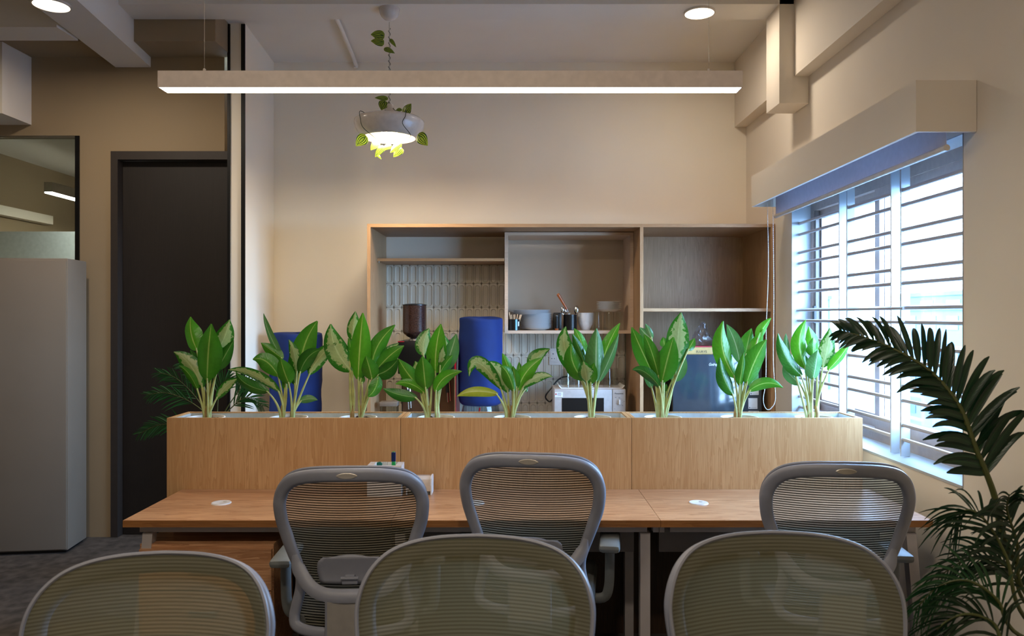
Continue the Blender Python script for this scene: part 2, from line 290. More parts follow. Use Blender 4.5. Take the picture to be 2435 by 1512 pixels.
# ------------------------------------------------------------------ object helpers
def P(px, py, Y):
    return Vector(((px-CX)*Y/F, Y, EYE-(py-CY)*Y/F))
OFF = {}
class MB:
    def __init__(s): s.v = []; s.f = []; s.uv = None; s.mi = []; s.smooth = False
    def box(s, x0, x1, y0, y1, z0, z1, bev=0.0):
        if bev <= 0:
            b = len(s.v)
            s.v += [Vector(p) for p in ((x0,y0,z0),(x1,y0,z0),(x1,y1,z0),(x0,y1,z0),(x0,y0,z1),(x1,y0,z1),(x1,y1,z1),(x0,y1,z1))]
            s.f += [tuple(b+i for i in q) for q in ((0,3,2,1),(4,5,6,7),(0,1,5,4),(1,2,6,5),(2,3,7,6),(3,0,4,7))]
            return s
        e = min(bev, abs(x1-x0)*.49, abs(y1-y0)*.49, abs(z1-z0)*.49)
        import bmesh
        bm = bmesh.new(); bmesh.ops.create_cube(bm, size=1.0)
        for v in bm.verts:
            v.co = Vector((x0+(v.co.x+.5)*(x1-x0), y0+(v.co.y+.5)*(y1-y0), z0+(v.co.z+.5)*(z1-z0)))
        bmesh.ops.bevel(bm, geom=bm.edges[:], offset=e, segments=2, affect='EDGES', profile=0.5)
        s.add_bm(bm); bm.free(); return s
    def add_bm(s, bm):
        b = len(s.v); bm.verts.ensure_lookup_table(); bm.verts.index_update()
        s.v += [v.co.copy() for v in bm.verts]
        s.f += [tuple(b+v.index for v in f.verts) for f in bm.faces]
    def prism(s, poly, axis, a, b_):
        """polygon of 2D points extruded along axis from a to b_; 2D coords are the other two axes in order"""
        k = len(s.v); n = len(poly)
        def mk(p, t):
            return Vector((t, p[0], p[1])) if axis == 'X' else Vector((p[0], t, p[1])) if axis == 'Y' else Vector((p[0], p[1], t))
        s.v += [mk(p, a) for p in poly] + [mk(p, b_) for p in poly]
        s.f.append(tuple(k+i for i in range(n))); s.f.append(tuple(k+n+i for i in reversed(range(n))))
        for i in range(n):
            j = (i+1) % n; s.f.append((k+i, k+n+i, k+n+j, k+j))
        return s
    def tube(s, pts, r, n=8, closed=False, cap=True, squash=1.0, up=None):
        pts = [Vector(p) for p in pts]; N = len(pts); k = len(s.v)
        rs = r if isinstance(r, (list, tuple)) else [r]*N
        prev = None
        for i, p in enumerate(pts):
            a = pts[(i-1) % N] if (closed or i > 0) else p
            c = pts[(i+1) % N] if (closed or i < N-1) else p
            t = (c-a).normalized() if (c-a).length > 1e-9 else Vector((0, 0, 1))
            if prev is None:
                ref = up if up is not None else (Vector((0, 1, 0)) if abs(t.y) < 0.9 else Vector((1, 0, 0)))
                u = (ref - t*ref.dot(t)).normalized()
            else:
                u = (prev - t*prev.dot(t)); u = u.normalized() if u.length > 1e-6 else prev
            prev = u; vv = t.cross(u)
            for j in range(n):
                an = 2*math.pi*j/n
                s.v.append(p + u*math.cos(an)*rs[i]*squash + vv*math.sin(an)*rs[i])
        M_ = N if closed else N-1
        for i in range(M_):
            for j in range(n):
                a = k+i*n+j; b = k+i*n+(j+1) % n; i2 = (i+1) % N
                s.f.append((a, b, k+i2*n+(j+1) % n, k+i2*n+j))
        if cap and not closed:
            s.f.append(tuple(k+j for j in reversed(range(n)))); s.f.append(tuple(k+(N-1)*n+j for j in range(n)))
        return s
    def lathe(s, prof, c=(0, 0, 0), n=24, cap0=True, cap1=True, sy=1.0):
        k = len(s.v); c = Vector(c)
        for (r, z) in prof:
            for j in range(n):
                an = 2*math.pi*j/n; s.v.append(c+Vector((r*math.cos(an), r*math.sin(an)*sy, z)))
        for i in range(len(prof)-1):
            for j in range(n):
                s.f.append((k+i*n+j, k+i*n+(j+1) % n, k+(i+1)*n+(j+1) % n, k+(i+1)*n+j))
        if cap0: s.f.append(tuple(k+j for j in reversed(range(n))))
        if cap1: s.f.append(tuple(k+(len(prof)-1)*n+j for j in range(n)))
        return s
    def grid(s, rows, uvs=None):
        """rows of equal length of points"""
        k = len(s.v); n = len(rows[0])
        if uvs is not None and s.uv is None: s.uv = []
        for i, r in enumerate(rows):
            s.v += [Vector(p) for p in r]
            if uvs is not None: s.uv += list(uvs[i])
        for i in range(len(rows)-1):
            for j in range(n-1):
                s.f.append((k+i*n+j, k+i*n+j+1, k+(i+1)*n+j+1, k+(i+1)*n+j))
        return s
    def build(s, name, mat, parent=None, smooth=False, off=None, angle=None, bevel=0.0, solid=0.0, sub=0):
        me = bpy.data.meshes.new(name)
        if off is None:
            if parent is not None: off = OFF.get(parent.name, Vector((0, 0, 0)))
            else:
                lo = Vector((min(v.x for v in s.v), min(v.y for v in s.v), min(v.z for v in s.v)))
                hi = Vector((max(v.x for v in s.v), max(v.y for v in s.v), max(v.z for v in s.v)))
                off = Vector(((lo.x+hi.x)/2, (lo.y+hi.y)/2, lo.z))
        me.from_pydata([tuple(v-off) for v in s.v], [], s.f)
        if s.uv is not None:
            ul = me.uv_layers.new(name='UVMap')
            for l in me.loops: ul.data[l.index].uv = s.uv[l.vertex_index]
        me.validate(); me.update()
        mats = mat if isinstance(mat, (list, tuple)) else [mat]
        for q in mats: me.materials.append(q)
        if smooth:
            for p in me.polygons: p.use_smooth = True
            me.set_sharp_from_angle(angle=R(angle if angle else 40))
        o = bpy.data.objects.new(name, me); COL.objects.link(o)
        if parent is None: o.location = off; OFF[o.name] = off
        else: o.parent = parent; OFF[o.name] = off
        if solid: md = o.modifiers.new('solid', 'SOLIDIFY'); md.thickness = solid; md.offset = 0
        if bevel: md = o.modifiers.new('bevel', 'BEVEL'); md.width = bevel; md.segments = 2; md.limit_method = 'ANGLE'
        if sub: md = o.modifiers.new('sub', 'SUBSURF'); md.levels = sub; md.render_levels = sub
        return o
def tag(o, label=None, cat=None, group=None, kind=None):
    if label: o['label'] = label
    if cat: o['category'] = cat
    if group: o['group'] = group
    if kind: o['kind'] = kind
    return o
def thing(name, label, cat, loc=(0, 0, 0), group=None):
    o = bpy.data.objects.new(name, None); COL.objects.link(o); o.empty_display_size = 0.1
    o.location = loc; OFF[o.name] = Vector(loc)
    return tag(o, label, cat, group)
def copy_tree(o, parent=None):
    c = o.copy(); COL.objects.link(c)
    if parent is not None: c.parent = parent
    for ch in list(o.children): copy_tree(ch, c)
    return c
def bx(name, mat, x0, x1, y0, y1, z0, z1, parent=None, bev=0.0, **k):
    return MB().box(x0, x1, y0, y1, z0, z1, bev).build(name, mat, parent, smooth=bev > 0, **k)
def struct(o): o['kind'] = 'structure'; return o
def text(name, body, mat, parent, loc, size, align='CENTER', shear=0.0, rot=(R(90), 0, 0), ext=0.0006, sx=1.0):
    c = bpy.data.curves.new(name, 'FONT'); c.body = body; c.size = size; c.align_x = align; c.align_y = 'CENTER'; c.shear = shear; c.extrude = ext
    tmp = bpy.data.objects.new('tmp', c); COL.objects.link(tmp); bpy.context.view_layer.update()
    me = bpy.data.meshes.new_from_object(tmp.evaluated_get(bpy.context.evaluated_depsgraph_get())); me.name = name
    bpy.data.objects.remove(tmp); me.materials.clear(); me.materials.append(mat)
    o = bpy.data.objects.new(name, me); COL.objects.link(o); o.parent = parent
    o.location = Vector(loc)-OFF.get(parent.name, Vector((0, 0, 0))) if parent else loc
    o.rotation_euler = rot; o.scale = (sx, 1, 1)
    return o
def lerp(a, b, t): return a+(b-a)*t
def smoothpts(pts, n=6):
    """Catmull-Rom through points"""
    pts = [Vector(p) for p in pts]; q = [pts[0]*2-pts[1]]+pts+[pts[-1]*2-pts[-2]]; out = []
    for i in range(1, len(q)-2):
        for k in range(n):
            t = k/n; a, b, c, d = q[i-1], q[i], q[i+1], q[i+2]
            out.append(0.5*((2*b)+(c-a)*t+(2*a-5*b+4*c-d)*t*t+(3*b-a-3*c+d)*t**3))
    out.append(pts[-1]); return out

# ================================================================== the setting
XR, YB, YD, HC = 1.97, 6.42, 5.65, 3.80        # right wall, kitchen back wall, door wall, slab
XL, YN = -5.0, -2.6
WY0, WY1, WZ0, WZ1 = 3.316, 5.36, 0.897, 2.45   # window opening
struct(bx('floor', M['carpet'], XL-.3, XR+.3, YN-.2, 10.0, -0.2, 0.0))
struct(bx('ceiling', M['ceiling'], XL-.3, XR+.3, YN-.2, YB+.2, HC, HC+.2))
m = MB()
m.box(XR, XR+.25, YN-.2, WY0, 0, HC).box(XR, XR+.25, WY1, YB+.2, 0, HC).box(XR, XR+.25, WY0, WY1, 0, WZ0).box(XR, XR+.25, WY0, WY1, WZ1, HC)
struct(m.build('wall_right', M['wall']))
wall_back = struct(bx('wall_back', M['wall_kitchen'], -2.16, XR, YB, YB+.15, 0, HC))
struct(bx('wall_near', M['wall'], XL, XR, YN-.2, YN, 0, HC))
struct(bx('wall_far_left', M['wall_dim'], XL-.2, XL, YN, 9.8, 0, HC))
# wall with the dark door and the glazed opening
GX, GZ = -3.244, 2.996
DX0, DX1, DZ = -3.004, -2.09, 2.877
m = MB()
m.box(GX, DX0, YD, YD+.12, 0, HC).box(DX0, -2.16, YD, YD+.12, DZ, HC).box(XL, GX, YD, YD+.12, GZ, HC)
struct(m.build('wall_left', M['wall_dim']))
# end of the partition beside the kitchen recess
part = struct(MB().prism([(-2.095, 5.56), (-1.976, 5.56), (-2.036, YB), (-2.16, YB)], 'Z', 0, HC).build('wall_recess', M['wall_kitchen']))
for xa, xb in ((-2.101, -2.082), (-2.000, -1.972)):
    bx('edge_profile', M['black_alu'], xa, xb, 5.548, 5.5595, 0, 3.79, part)
# beams
struct(MB().prism([(-2.30, 2.2), (-2.64, 2.2), (-2.973, YD), (-2.71, YD)], 'Z', 3.505, HC).build('ceiling_beam', M['ceiling']))
struct(bx('ceiling_beam', M['ceiling'], XL, -2.93, 4.85, 5.09, 3.5, HC))
struct(bx('ceiling_beam', M['ceiling'], -2.66, 1.868, 5.05, 5.31, 3.73, HC))
struct(bx('ceiling_recess', M['wall_dim'], XL, -2.098, 5.32, YD, 3.58, HC))
struct(bx('duct_box', M['wall'], XL, -3.60, 5.325, YD-.001, 3.075, 3.579))
struct(bx('wall_beam', M['wall'], 1.872, XR-.001, YN, YB-.001, 3.25, HC-.001))
struct(bx('column_duct', M['wall'], 1.77, XR-.001, 5.05, 5.31, 3.068, HC-.001, bev=.004))
# conduit on the slab
tag(MB().tube(smoothpts([(-1.262, 5.32, 3.775), (-1.30, 5.9, 3.775), (-1.334, 6.38, 3.775), (-1.336, 6.40, 3.76), (-1.337, 6.40, 3.745)], 4), .017, 10).build('conduit_pipe', M['ceiling'], smooth=True),
    'cream conduit pipe running along the kitchen ceiling', 'pipe')
# dark door
d = struct(thing('door_1', None, None, (-2.55, YD, 0)))
m = MB(); m.box(DX0, DX0+.052, YD-.012, YD+.10, 0, DZ).box(DX0+.052, -2.101, YD-.012, YD+.10, DZ-.062, DZ)
m.build('door_frame', M['door_frame'], d)
bx('door_leaf', M['door'], DX0+.055, -2.12, YD+.06, YD+.10, 0.005, DZ-.065, d)
# glazed partition
g = struct(thing('window_2', None, None, (-4.1, YD+.05, 0)))
bx('pane', M['partition'], XL+.01, GX-.02, YD+.05, YD+.06, 0.02, GZ-.004, g)
bx('edge_profile', M['black_alu'], GX-.026, GX+.004, YD-.012, YD+.07, 0.0, GZ-.004, g)
# room behind the glass
struct(bx('ceiling_beyond', M['ceiling'], XL, -2.17, YD+.121, 9.8, 3.23, 3.40))
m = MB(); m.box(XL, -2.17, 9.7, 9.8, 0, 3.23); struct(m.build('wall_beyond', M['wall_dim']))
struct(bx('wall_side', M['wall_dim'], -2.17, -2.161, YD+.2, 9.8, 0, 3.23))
struct(bx('trim_1', M['wall_kitchen'], XL, XL+.10, 6.0, 8.05, 2.62, 2.71))
struct(bx('wall_screen', plain('pale_screen_paint', '#c3cdd0', .7), XL+.001, -3.5, 7.35, 7.43, 0, 2.469))

# ------------------------------------------------------------------ window
wn = struct(thing('window_1', None, None, (2.1, (WY0+WY1)/2, WZ0)))
for (a) in ((XR-.003, XR+.25, WY1-.004, WY1, WZ0, WZ1), (XR-.003, XR+.25, WY0, WY0+.004, WZ0, WZ1), (XR-.003, XR+.25, WY0, WY1, WZ1-.004, WZ1)):
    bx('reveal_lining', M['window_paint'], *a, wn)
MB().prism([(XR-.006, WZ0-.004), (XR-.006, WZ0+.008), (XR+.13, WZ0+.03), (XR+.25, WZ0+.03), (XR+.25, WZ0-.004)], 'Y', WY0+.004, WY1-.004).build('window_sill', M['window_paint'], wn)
FX0, FX1 = 2.10, 2.17
fr = MB(); fr.box(FX0, FX1, WY0+.004, WY1-.004, WZ0+.03, WZ0+.10).box(FX0, FX1, WY0+.004, WY1-.004, WZ1-.065, WZ1-.004)
fr.box(FX0, FX1, WY0+.004, WY0+.05, WZ0+.10, WZ1-.065).box(FX0, FX1, WY1-.05, WY1-.004, WZ0+.10, WZ1-.065)
fr.build('window_frame', M['mullion'], wn)
bx('track', M['mullion_dark'], FX0+.005, FX0+.03, WY1-.085, WY1-.05, WZ0+.10, WZ1-.065, wn)
def sash(y0, y1, x):
    s = MB(); t = .055; z0, z1 = WZ0+.10, WZ1-.065
    s.box(x, x+.028, y0, y0+t, z0, z1).box(x, x+.028, y1-t, y1, z0, z1).box(x, x+.028, y0+t, y1-t, z0, z0+t+.02).box(x, x+.028, y0+t, y1-t, z1-t, z1)
    o = s.build('sash', M['mullion'], wn)
    bx('pane', M['glass'], x+.011, x+.016, y0+t-.005, y1-t+.005, z0+t, z1-t+.005, o)
    return o
sash(4.36, WY1-.05, FX0+.037); sash(WY0+.05, 4.415, FX0+.005)
bx('latch', M['black'], FX0-.010, FX0+.005, WY1-.095, WY1-.06, 1.60, 1.72, wn)
# burglar grille: three barred panels
gr = thing('window_grille', 'white steel burglar grille of horizontal rods inside the window', 'grille', (2.03, 4.3, WZ0+.03))
GXc = 2.035
ZR = [2.303]+[2.225-.2027*k for k in range(7)]+[2.097-.2027*k for k in range(6)]
PAN = [(WY1-.012, 4.63), (4.61, 3.975), (3.96, WY0+.012)]
for yb in (4.675, 4.565, 4.033, 3.928):
    bx('upright', M['window_paint'], 2.010, 2.056, yb, yb+.010, WZ0+.024, WZ1-.004, gr)
for (ya, yb) in ((WY1-.008, 4.685), (4.565, 4.043), (3.928, WY0+.008)):
    for z in ZR:
        if WZ0+.05 < z < WZ1: MB().tube([(GXc-.012, ya, z), (GXc-.012, yb, z)], .0105, 8).build('rod', M['steel_rod'] if 'steel_rod' in M else M['white_metal'], gr, smooth=True)
for z in (1.689, 1.617): MB().tube([(GXc-.026, WY1-.008, z), (GXc-.026, 3.9, z)], .008, 8).build('rod', M['white_metal'], gr, smooth=True)
# pelmet with roller blind
pm = thing('blind_pelmet', 'cream painted box pelmet above the window', 'pelmet', (1.84, 4.33, 2.434))
PX, PY0, PY1, PZ0, PZ1 = 1.71, 3.22, 5.45, 2.434, 2.653
bx('front_board', M['wall'], PX, PX+.018, PY0, PY1, PZ0, PZ1, pm)
bx('end_board', M['wall'], PX+.018, XR-.002, PY0, PY0+.018, PZ0, PZ1, pm)
bx('end_board', M['wall'], PX+.018, XR-.002, PY1-.018, PY1, PZ0, PZ1, pm)
bx('top_board', M['wall'], PX+.018, XR-.002, PY0+.018, PY1-.018, PZ1-.018, PZ1, pm)
rb = thing('roller_blind', 'rolled up pale blue-grey roller blind hanging under the pelmet', 'blind', (1.89, 4.33, 2.36))
MB().tube([(1.91, PY0+.02, 2.56), (1.91, PY1-.02, 2.56)], .042, 20).build('roll', M['blind'], rb, smooth=True)
bx('fabric', M['blind'], 1.868, 1.8695, PY0+.05, PY1-.05, 2.37, 2.565, rb)
MB().tube([(1.868, PY0+.045, 2.376), (1.868, PY1-.045, 2.36)], .014, 12).build('bottom_bar', M['lamp_white'], rb, smooth=True)
ch = smoothpts([P(1825, 497, 5.38), P(1827, 640, 5.38), P(1822, 780, 5.38), P(1821, 900, 5.38), P(1815, 950, 5.38), P(1822, 972, 5.38), P(1834, 970, 5.38), P(1844, 945, 5.38), P(1839, 860, 5.38), P(1840, 700, 5.38), P(1838, 497, 5.38)], 40)
ch[0].z = 2.58; ch[-1].z = 2.58
acc = MB(); last = None
import bmesh
bead = bmesh.new(); bmesh.ops.create_icosphere(bead, subdivisions=1, radius=.0034)
for p in ch:
    if last is None or (p-last).length > .0072:
        k = len(acc.v); bead.verts.index_update()
        acc.v += [v.co+p for v in bead.verts]; acc.f += [tuple(k+v.index for v in f.verts) for f in bead.faces]; last = p
bead.free()
acc.tube(ch, .0012, 4, cap=False)
tag(acc.build('pull_chain', M['plastic_white'], rb, smooth=True), kind='stuff')

# ------------------------------------------------------------------ outside, seen washed out through the panes
struct(bx('ground_outside', M['concrete'], 2.6, 160, -60, 200, -9.4, -9.0))
def far_building(x0, x1, y0, y1, z1, label, nf, nw):
    b = thing('far_building', label, 'building', ((x0+x1)/2, (y0+y1)/2, -9))
    bx('block', M['facade'], x0, x1, y0, y1, -9, z1, b)
    bx('parapet', M['concrete'], x0-.2, x1+.2, y0-.2, y1+.2, z1, z1+.6, b)
    for i in range(nf):
        for j in range(nw):
            zc = -9+(i+.35)*(z1+9)/nf; yc = y0+(j+.25)*(y1-y0)/nw
            bx('far_window', M['facade_glass'], x0-.06, x0-.002, yc, yc+(y1-y0)/nw*.5, zc, zc+(z1+9)/nf*.45, b)
    return b
far_building(40, 52, 60, 78, 2.2, 'pale office block seen through the right-hand window panes', 4, 5)
far_building(60, 75, 80, 120, 4.5, 'taller washed out block beyond the office block outside', 4, 6)
far_building(22, 30, 26, 36, -4.0, 'low flat roofed building below the window', 2, 4)
far_building(40, 46, 110, 122, 4, 'distant pale block seen through the middle window panel', 4, 4)

# ------------------------------------------------------------------ wall tiles in the kitchen
TP, TH, TX0, TZ0 = .0674, .2019, -1.0494-.0337, 1.9236
bx('tile_backing', M['grout'], -1.08, .948, YB-.008, YB-.0005, .70, 2.083, wall_back)
def tile_mesh():
    m = MB(); w2, h2 = TP/2-.0012, TH/2-.0012; r = .0225; ns = 6
    def ring(rr, hy, y):
        pts = []
        for cz, a0 in ((hy, 0), (-hy, math.pi)):
            for k in range(ns+1):
                an = a0+math.pi*k/ns; pts.append(Vector((rr*math.cos(an), y, cz+rr*math.sin(an))))
        return pts
    o = []
    for p in ring(r, h2-.008-r, 0):
        an = math.atan2(p.z, p.x); 
        if abs(p.z) > h2-.008-r-1e-6:
            sz = 1 if p.z > 0 else -1; c = max(-w2, min(w2, (p.x/r)*w2*1.5)); zz = sz*(h2 if abs(p.x) < r*.75 else h2-.012)
            o.append(Vector((c, -.0095, zz)))
        else: o.append(Vector((math.copysign(w2, p.x), -.0095, p.z)))
    b0 = [Vector((p.x, .0, p.z)) for p in o]
    rings = [b0, o, ring(r+.002, h2-.010-r, -.0105), ring(r, h2-.011-r, -.0108), ring(r-.0065, h2-.011-r, -.0042), ring(r-.010, h2-.011-r, -.0038)]
    n = len(o)
    for q in rings: m.v += q
    for i in range(len(rings)-1):
        for j in range(n): m.f.append((i*n+j, i*n+(j+1) % n, (i+1)*n+(j+1) % n, (i+1)*n+j))
    m.f.append(tuple((len(rings)-1)*n+j for j in range(n)))
    return m
tproto = None
for r_ in range(-1, 6):
    zc = TZ0-.5*TH-r_*TH
    for c_ in range(30):
        xc = TX0+(c_+.5)*TP
        if xc+TP/2 > .95: continue
        if xc > -.03 and r_ < 1: continue        # behind the wall cabinet
        if tproto is None:
            tproto = tile_mesh().build('tile', M['tile'], wall_back, smooth=True, off=Vector((0, 0, 0)), angle=35); o = tproto
        else:
            o = bpy.data.objects.new('tile', tproto.data); COL.objects.link(o); o.parent = wall_back
        o.location = Vector((xc+random.uniform(-.0004, .0004), YB-.008, zc))-OFF[wall_back.name]
        if r_ == -1: o.scale = (1, 1, .78); o.location.z -= .022

# ================================================================== big furniture
KY = 5.70
ku = thing('kitchen_shelf_unit', 'tall open oak laminate shelf unit lining the kitchen recess', 'shelf unit', (.43, KY, 0))
bx('top_panel', M['shelf_oak'], -1.105, 1.965, KY+.002, YB-.012, 2.318, 2.343, ku)
bx('edge_band', M['edge_oak_x'], -1.105, .9625, KY-.001, KY+.002, 2.318, 2.343, ku); bx('edge_band', M['edge_oak_x'], .964, 1.965, KY-.001, KY+.002, 2.318, 2.343, ku)
for a, b in ((-1.105, -1.080), (.950, .975), (1.935, 1.965)):
    bx('side_panel', M['shelf_oak'], a, b, KY+.002, YB-.012, 0, 2.318, ku)
    bx('edge_band', M['edge_oak'], a, b, KY-.001, KY+.002, 0, 2.318, ku)
bx('back_panel', M['shelf_oak'], .975, 1.935, YB-.022, YB-.012, 0, 2.318, ku)
bx('shelf', M['shelf_oak'], .975, 1.935, KY+.004, YB-.022, 1.683, 1.707, ku); bx('edge_band', M['edge_oak_x'], .975, 1.935, KY, KY+.004, 1.683, 1.707, ku)
bx('shelf', M['shelf_oak'], -1.080, -.076, 5.982, YB-.012, 2.083, 2.105, ku); bx('edge_band', M['edge_oak_x'], -1.080, -.076, 5.979, 5.982, 2.083, 2.105, ku)
MB().tube([(-1.066, 5.985, 2.083), (-1.066, 5.985, 2.068)], .006, 8).build('shelf_pin', M['steel'], ku)
bx('counter', M['white_paint'], -1.080, .950, KY+.02, YB-.012, .75, .78, ku)
for k in range(4):
    x0 = -1.076+k*.507; pd = bx('base_door', M['oak'], x0, x0+.50, KY+.04, KY+.058, .08, .745, ku)
    bx('door_handle', M['steel'], x0+.2, x0+.3, KY+.03, KY+.04, .68, .69, pd)
bx('plinth', M['dark_wood'], -1.08, .95, KY+.06, KY+.075, 0, .08, ku)

wc = thing('wall_cabinet', 'open fronted pale wall cabinet holding crockery inside the shelf unit', 'cabinet', (.44, 6.0, 1.51))
CX0, CX1, CZ0, CZ1, CY0, CY1 = -.073, .948, 1.510, 2.313, 6.0, YB-.016
for nm, a in (('side_panel', (CX0, CX0+.026, CY0, CY1, CZ0, CZ1)), ('side_panel', (CX1-.026, CX1, CY0, CY1, CZ0, CZ1)),
              ('top_panel', (CX0+.026, CX1-.026, CY0, CY1, CZ1-.024, CZ1)), ('bottom_panel', (CX0+.026, CX1-.026, CY0, CY1, CZ0, CZ0+.024))):
    bx(nm, M['cab_edge'] if 'cab_edge' in M else M['edge_oak'], *a, wc)
bx('back_panel', plain('glossy_cream_laminate', '#b9a795', 0.13, var=.04, scale=3, bump=.25, bscale=6, coat=.5), CX0+.026, CX1-.026, CY1-.012, CY1, CZ0+.024, CZ1-.024, wc)

# planter cabinets between the desk and the kitchen
PZ, PF, PB_ = 1.120, 3.93, 4.19
px_ = [-1.803, -.588, .612, 1.812]
pnames = ['oak planter cabinet at the left end of the row, beside the dark door', 'middle oak planter cabinet behind the desks', 'oak planter cabinet at the window end of the row']
for k in range(3):
    a, b = px_[k]+.0012, px_[k+1]-.0012
    pc = thing('planter_cabinet', pnames[k], 'planter', ((a+b)/2, PF, 0), 'oak planter cabinets in a row')
    bx('front_panel', M['oak'], a, b, PF, PF+.018, .70, PZ, pc); bx('lower_panel', M['dark_wood'], a, b, PF+.004, PF+.018, 0, .6995, pc)
    bx('back_panel', M['oak'], a, b, PB_-.018, PB_, 0, PZ, pc)
    bx('side_panel', M['oak'], a, a+.018, PF+.018, PB_-.018, 0, PZ, pc); bx('side_panel', M['oak'], b-.018, b, PF+.018, PB_-.018, 0, PZ, pc)
    l = MB(); x0, x1, y0, y1 = a+.020, b-.020, PF+.020, PB_-.020; zb = .94; t = .006
    l.box(x0, x1, y0, y1, zb, zb+t).box(x0, x1, y0, y0+t, zb+t, PZ-.006).box(x0, x1, y1-t, y1, zb+t, PZ-.006).box(x0, x0+t, y0+t, y1-t, zb+t, PZ-.006).box(x1-t, x1, y0+t, y1-t, zb+t, PZ-.006)
    l.build('liner', M['liner'], pc)

# desks
DZ_, DF, DB = .75, 3.33, 3.928
dx = [-1.722, -.538, .646, 1.845]
dn = ['oak topped desk at the left end of the row, over the drawer pedestal', 'middle oak topped desk with the pen organiser at its back', 'oak topped desk at the right end, below the window']
for k in range(3):
    a, b = dx[k]+.001, dx[k+1]-.001
    ds = thing('desk', dn[k], 'desk', ((a+b)/2, DF, 0), 'desks in a row')
    bx('desk_top', M['desk'], a, b, DF+.002, DB, DZ_-.03, DZ_, ds)
    bx('edge_band', M['desk_edge'], a, b, DF, DF+.002, DZ_-.03, DZ_, ds)
    bx('rail', M['white_metal'], a+.05, b-.05, DF+.05, DF+.09, DZ_-.065, DZ_-.031, ds)
    bx('cable_tray', M['grey_metal'], a+.06, b-.06, DF+.36, DF+.372, .50, .70, ds)
    gx = a+(.314 if k == 0 else .350 if k == 1 else .241); gy = 3.64
    gm = MB().lathe([(.0, .004), (.030, .004), (.034, .0055), (.044, .0045), (.047, .0)], (gx, gy, DZ_), 24, cap0=False, cap1=False).build('grommet', M['plastic_white'], ds, smooth=True)
    MB().lathe([(.0, .0062), (.008, .0062), (.009, .0055)], (gx+.014, gy+.012, DZ_), 12, cap0=False, cap1=False).build('cable_notch', M['cord'], gm)
    if k == 0: legs = [a+.09]
    elif k == 1: legs = [a+.03, b-.06]
    else: legs = [b-.075]
    for lx in legs:
        s = .03 if k == 2 else (-.03 if k == 0 else 0)
        for (ly, dy) in ((DF+.04, 0), (DB-.09, 0)):
            MB().prism([(lx-.022, DZ_-.066), (lx+.022, DZ_-.066), (lx+.022+s*2, 0), (lx-.022+s*2, 0)], 'Y', ly, ly+.044).build('leg', M['white_metal'], ds)
    if k == 1: bx('joint_bracket', M['white_metal'], b-.026, b+.018-.0185, DF+.035, DF+.075, DZ_-.062, DZ_-.0305, ds)
    if k == 2: bx('joint_bracket', M['white_metal'], a, a+.022, DF+.035, DF+.075, DZ_-.062, DZ_-.0305, ds)

# drawer pedestal under the left desk
dp = thing('drawer_pedestal', 'wooden drawer pedestal with metal handles under the left desk', 'pedestal', (-1.36, 3.34, 0))
bx('body', M['desk'], -1.665, -1.07, 3.372, 3.66, .03, .635, dp)
for k, (z0, z1) in enumerate(((.435, .615), (.24, .43), (.045, .235))):
    f = bx('drawer', M['desk'], -1.66, -1.075, 3.352, 3.371, z0, z1, dp)
    zc = z1-.085
    MB().tube([(-1.43, 3.352, zc), (-1.43, 3.33, zc), (-1.315, 3.33, zc), (-1.315, 3.352, zc)], .005, 8).build('handle', M['chrome'], f, smooth=True)
for x in (-1.63, -1.11):
    for y in (3.40, 3.63): MB().lathe([(.014, 0), (.016, .004), (.016, .03)], (x, y, 0), 12).build('foot', M['black'], dp)

# white locker at the left edge
lk = thing('metal_locker', 'tall plain off-white metal locker standing at the left edge', 'locker', (-3.65, 5.20, 0))
rotl = Matrix.Rotation(R(9), 3, 'Z')
m = MB().box(-.62, .55, 0, .30, .02, 2.05, .006); m.build('body', plain('locker_enamel', '#857a6d', .5, var=.03, scale=3), lk, off=Vector((0, 0, 0)), smooth=True)
OFF[lk.name] = Vector((0, 0, 0))
bx('door_leaf', MATS.setdefault('lk', bpy.data.materials['locker_enamel']), -.615, .545, -.012, -.001, .03, 2.035, lk, bev=.003)
MB().box(-.60, .53, .02, .28, 0.0, .02).build('plinth', M['black'], lk)
lk.rotation_euler = (0, 0, R(7))

# ================================================================== lamps
ll = thing('linear_lamp', 'long white suspended linear lamp glowing above the desks', 'lamp', (-.25, 3.04, 2.55))
LX0, LX1, LY0, LY1, LZ0, LZ1 = -1.412, .907, 3.0, 3.08, 2.556, 2.622
m = MB(); m.box(LX0, LX1, LY0, LY0+.003, LZ0, LZ1).box(LX0, LX1, LY1-.003, LY1, LZ0, LZ1).box(LX0, LX1, LY0+.003, LY1-.003, LZ1-.003, LZ1)
m.box(LX0, LX0+.004, LY0+.003, LY1-.003, LZ0, LZ1-.003).box(LX1-.004, LX1, LY0+.003, LY1-.003, LZ0, LZ1-.003)
m.build('housing', M['housing'], ll)
bx('diffuser', M['linear_glow'], LX0+.004, LX1-.004, LY0+.004, LY1-.004, LZ0+.001, LZ0+.012, ll)
for x in (-1.243, .783):
    w_ = MB().tube([(x, 3.04, LZ1), (x, 3.04, HC)], .0007, 6).build('suspension_wire', M['steel'], ll)
    MB().lathe([(.006, 0), (.006, .018), (.002, .022)], (x, 3.04, LZ1), 10).build('wire_clamp', M['lamp_white'], w_)
l2 = thing('linear_lamp', 'short linear lamp seen in the room behind the glass', 'lamp', (-4.0, 7.2, 2.70))
m = MB(); m.box(-4.035, -3.965, 6.5, 8.2, 2.715, 2.80); m.build('housing', M['lamp_white'], l2)
bx('diffuser', M['linear_glow_strong'], -4.031, -3.969, 6.504, 8.296, 2.705, 2.7145, l2)
for y in (7.0, 8.0): MB().tube([(-4.0, y, 2.80), (-4.0, y, 3.23)], .0015, 6).build('suspension_wire', M['steel'], l2)
FILL_W = 23.0  # strength of the two added downlights out of view
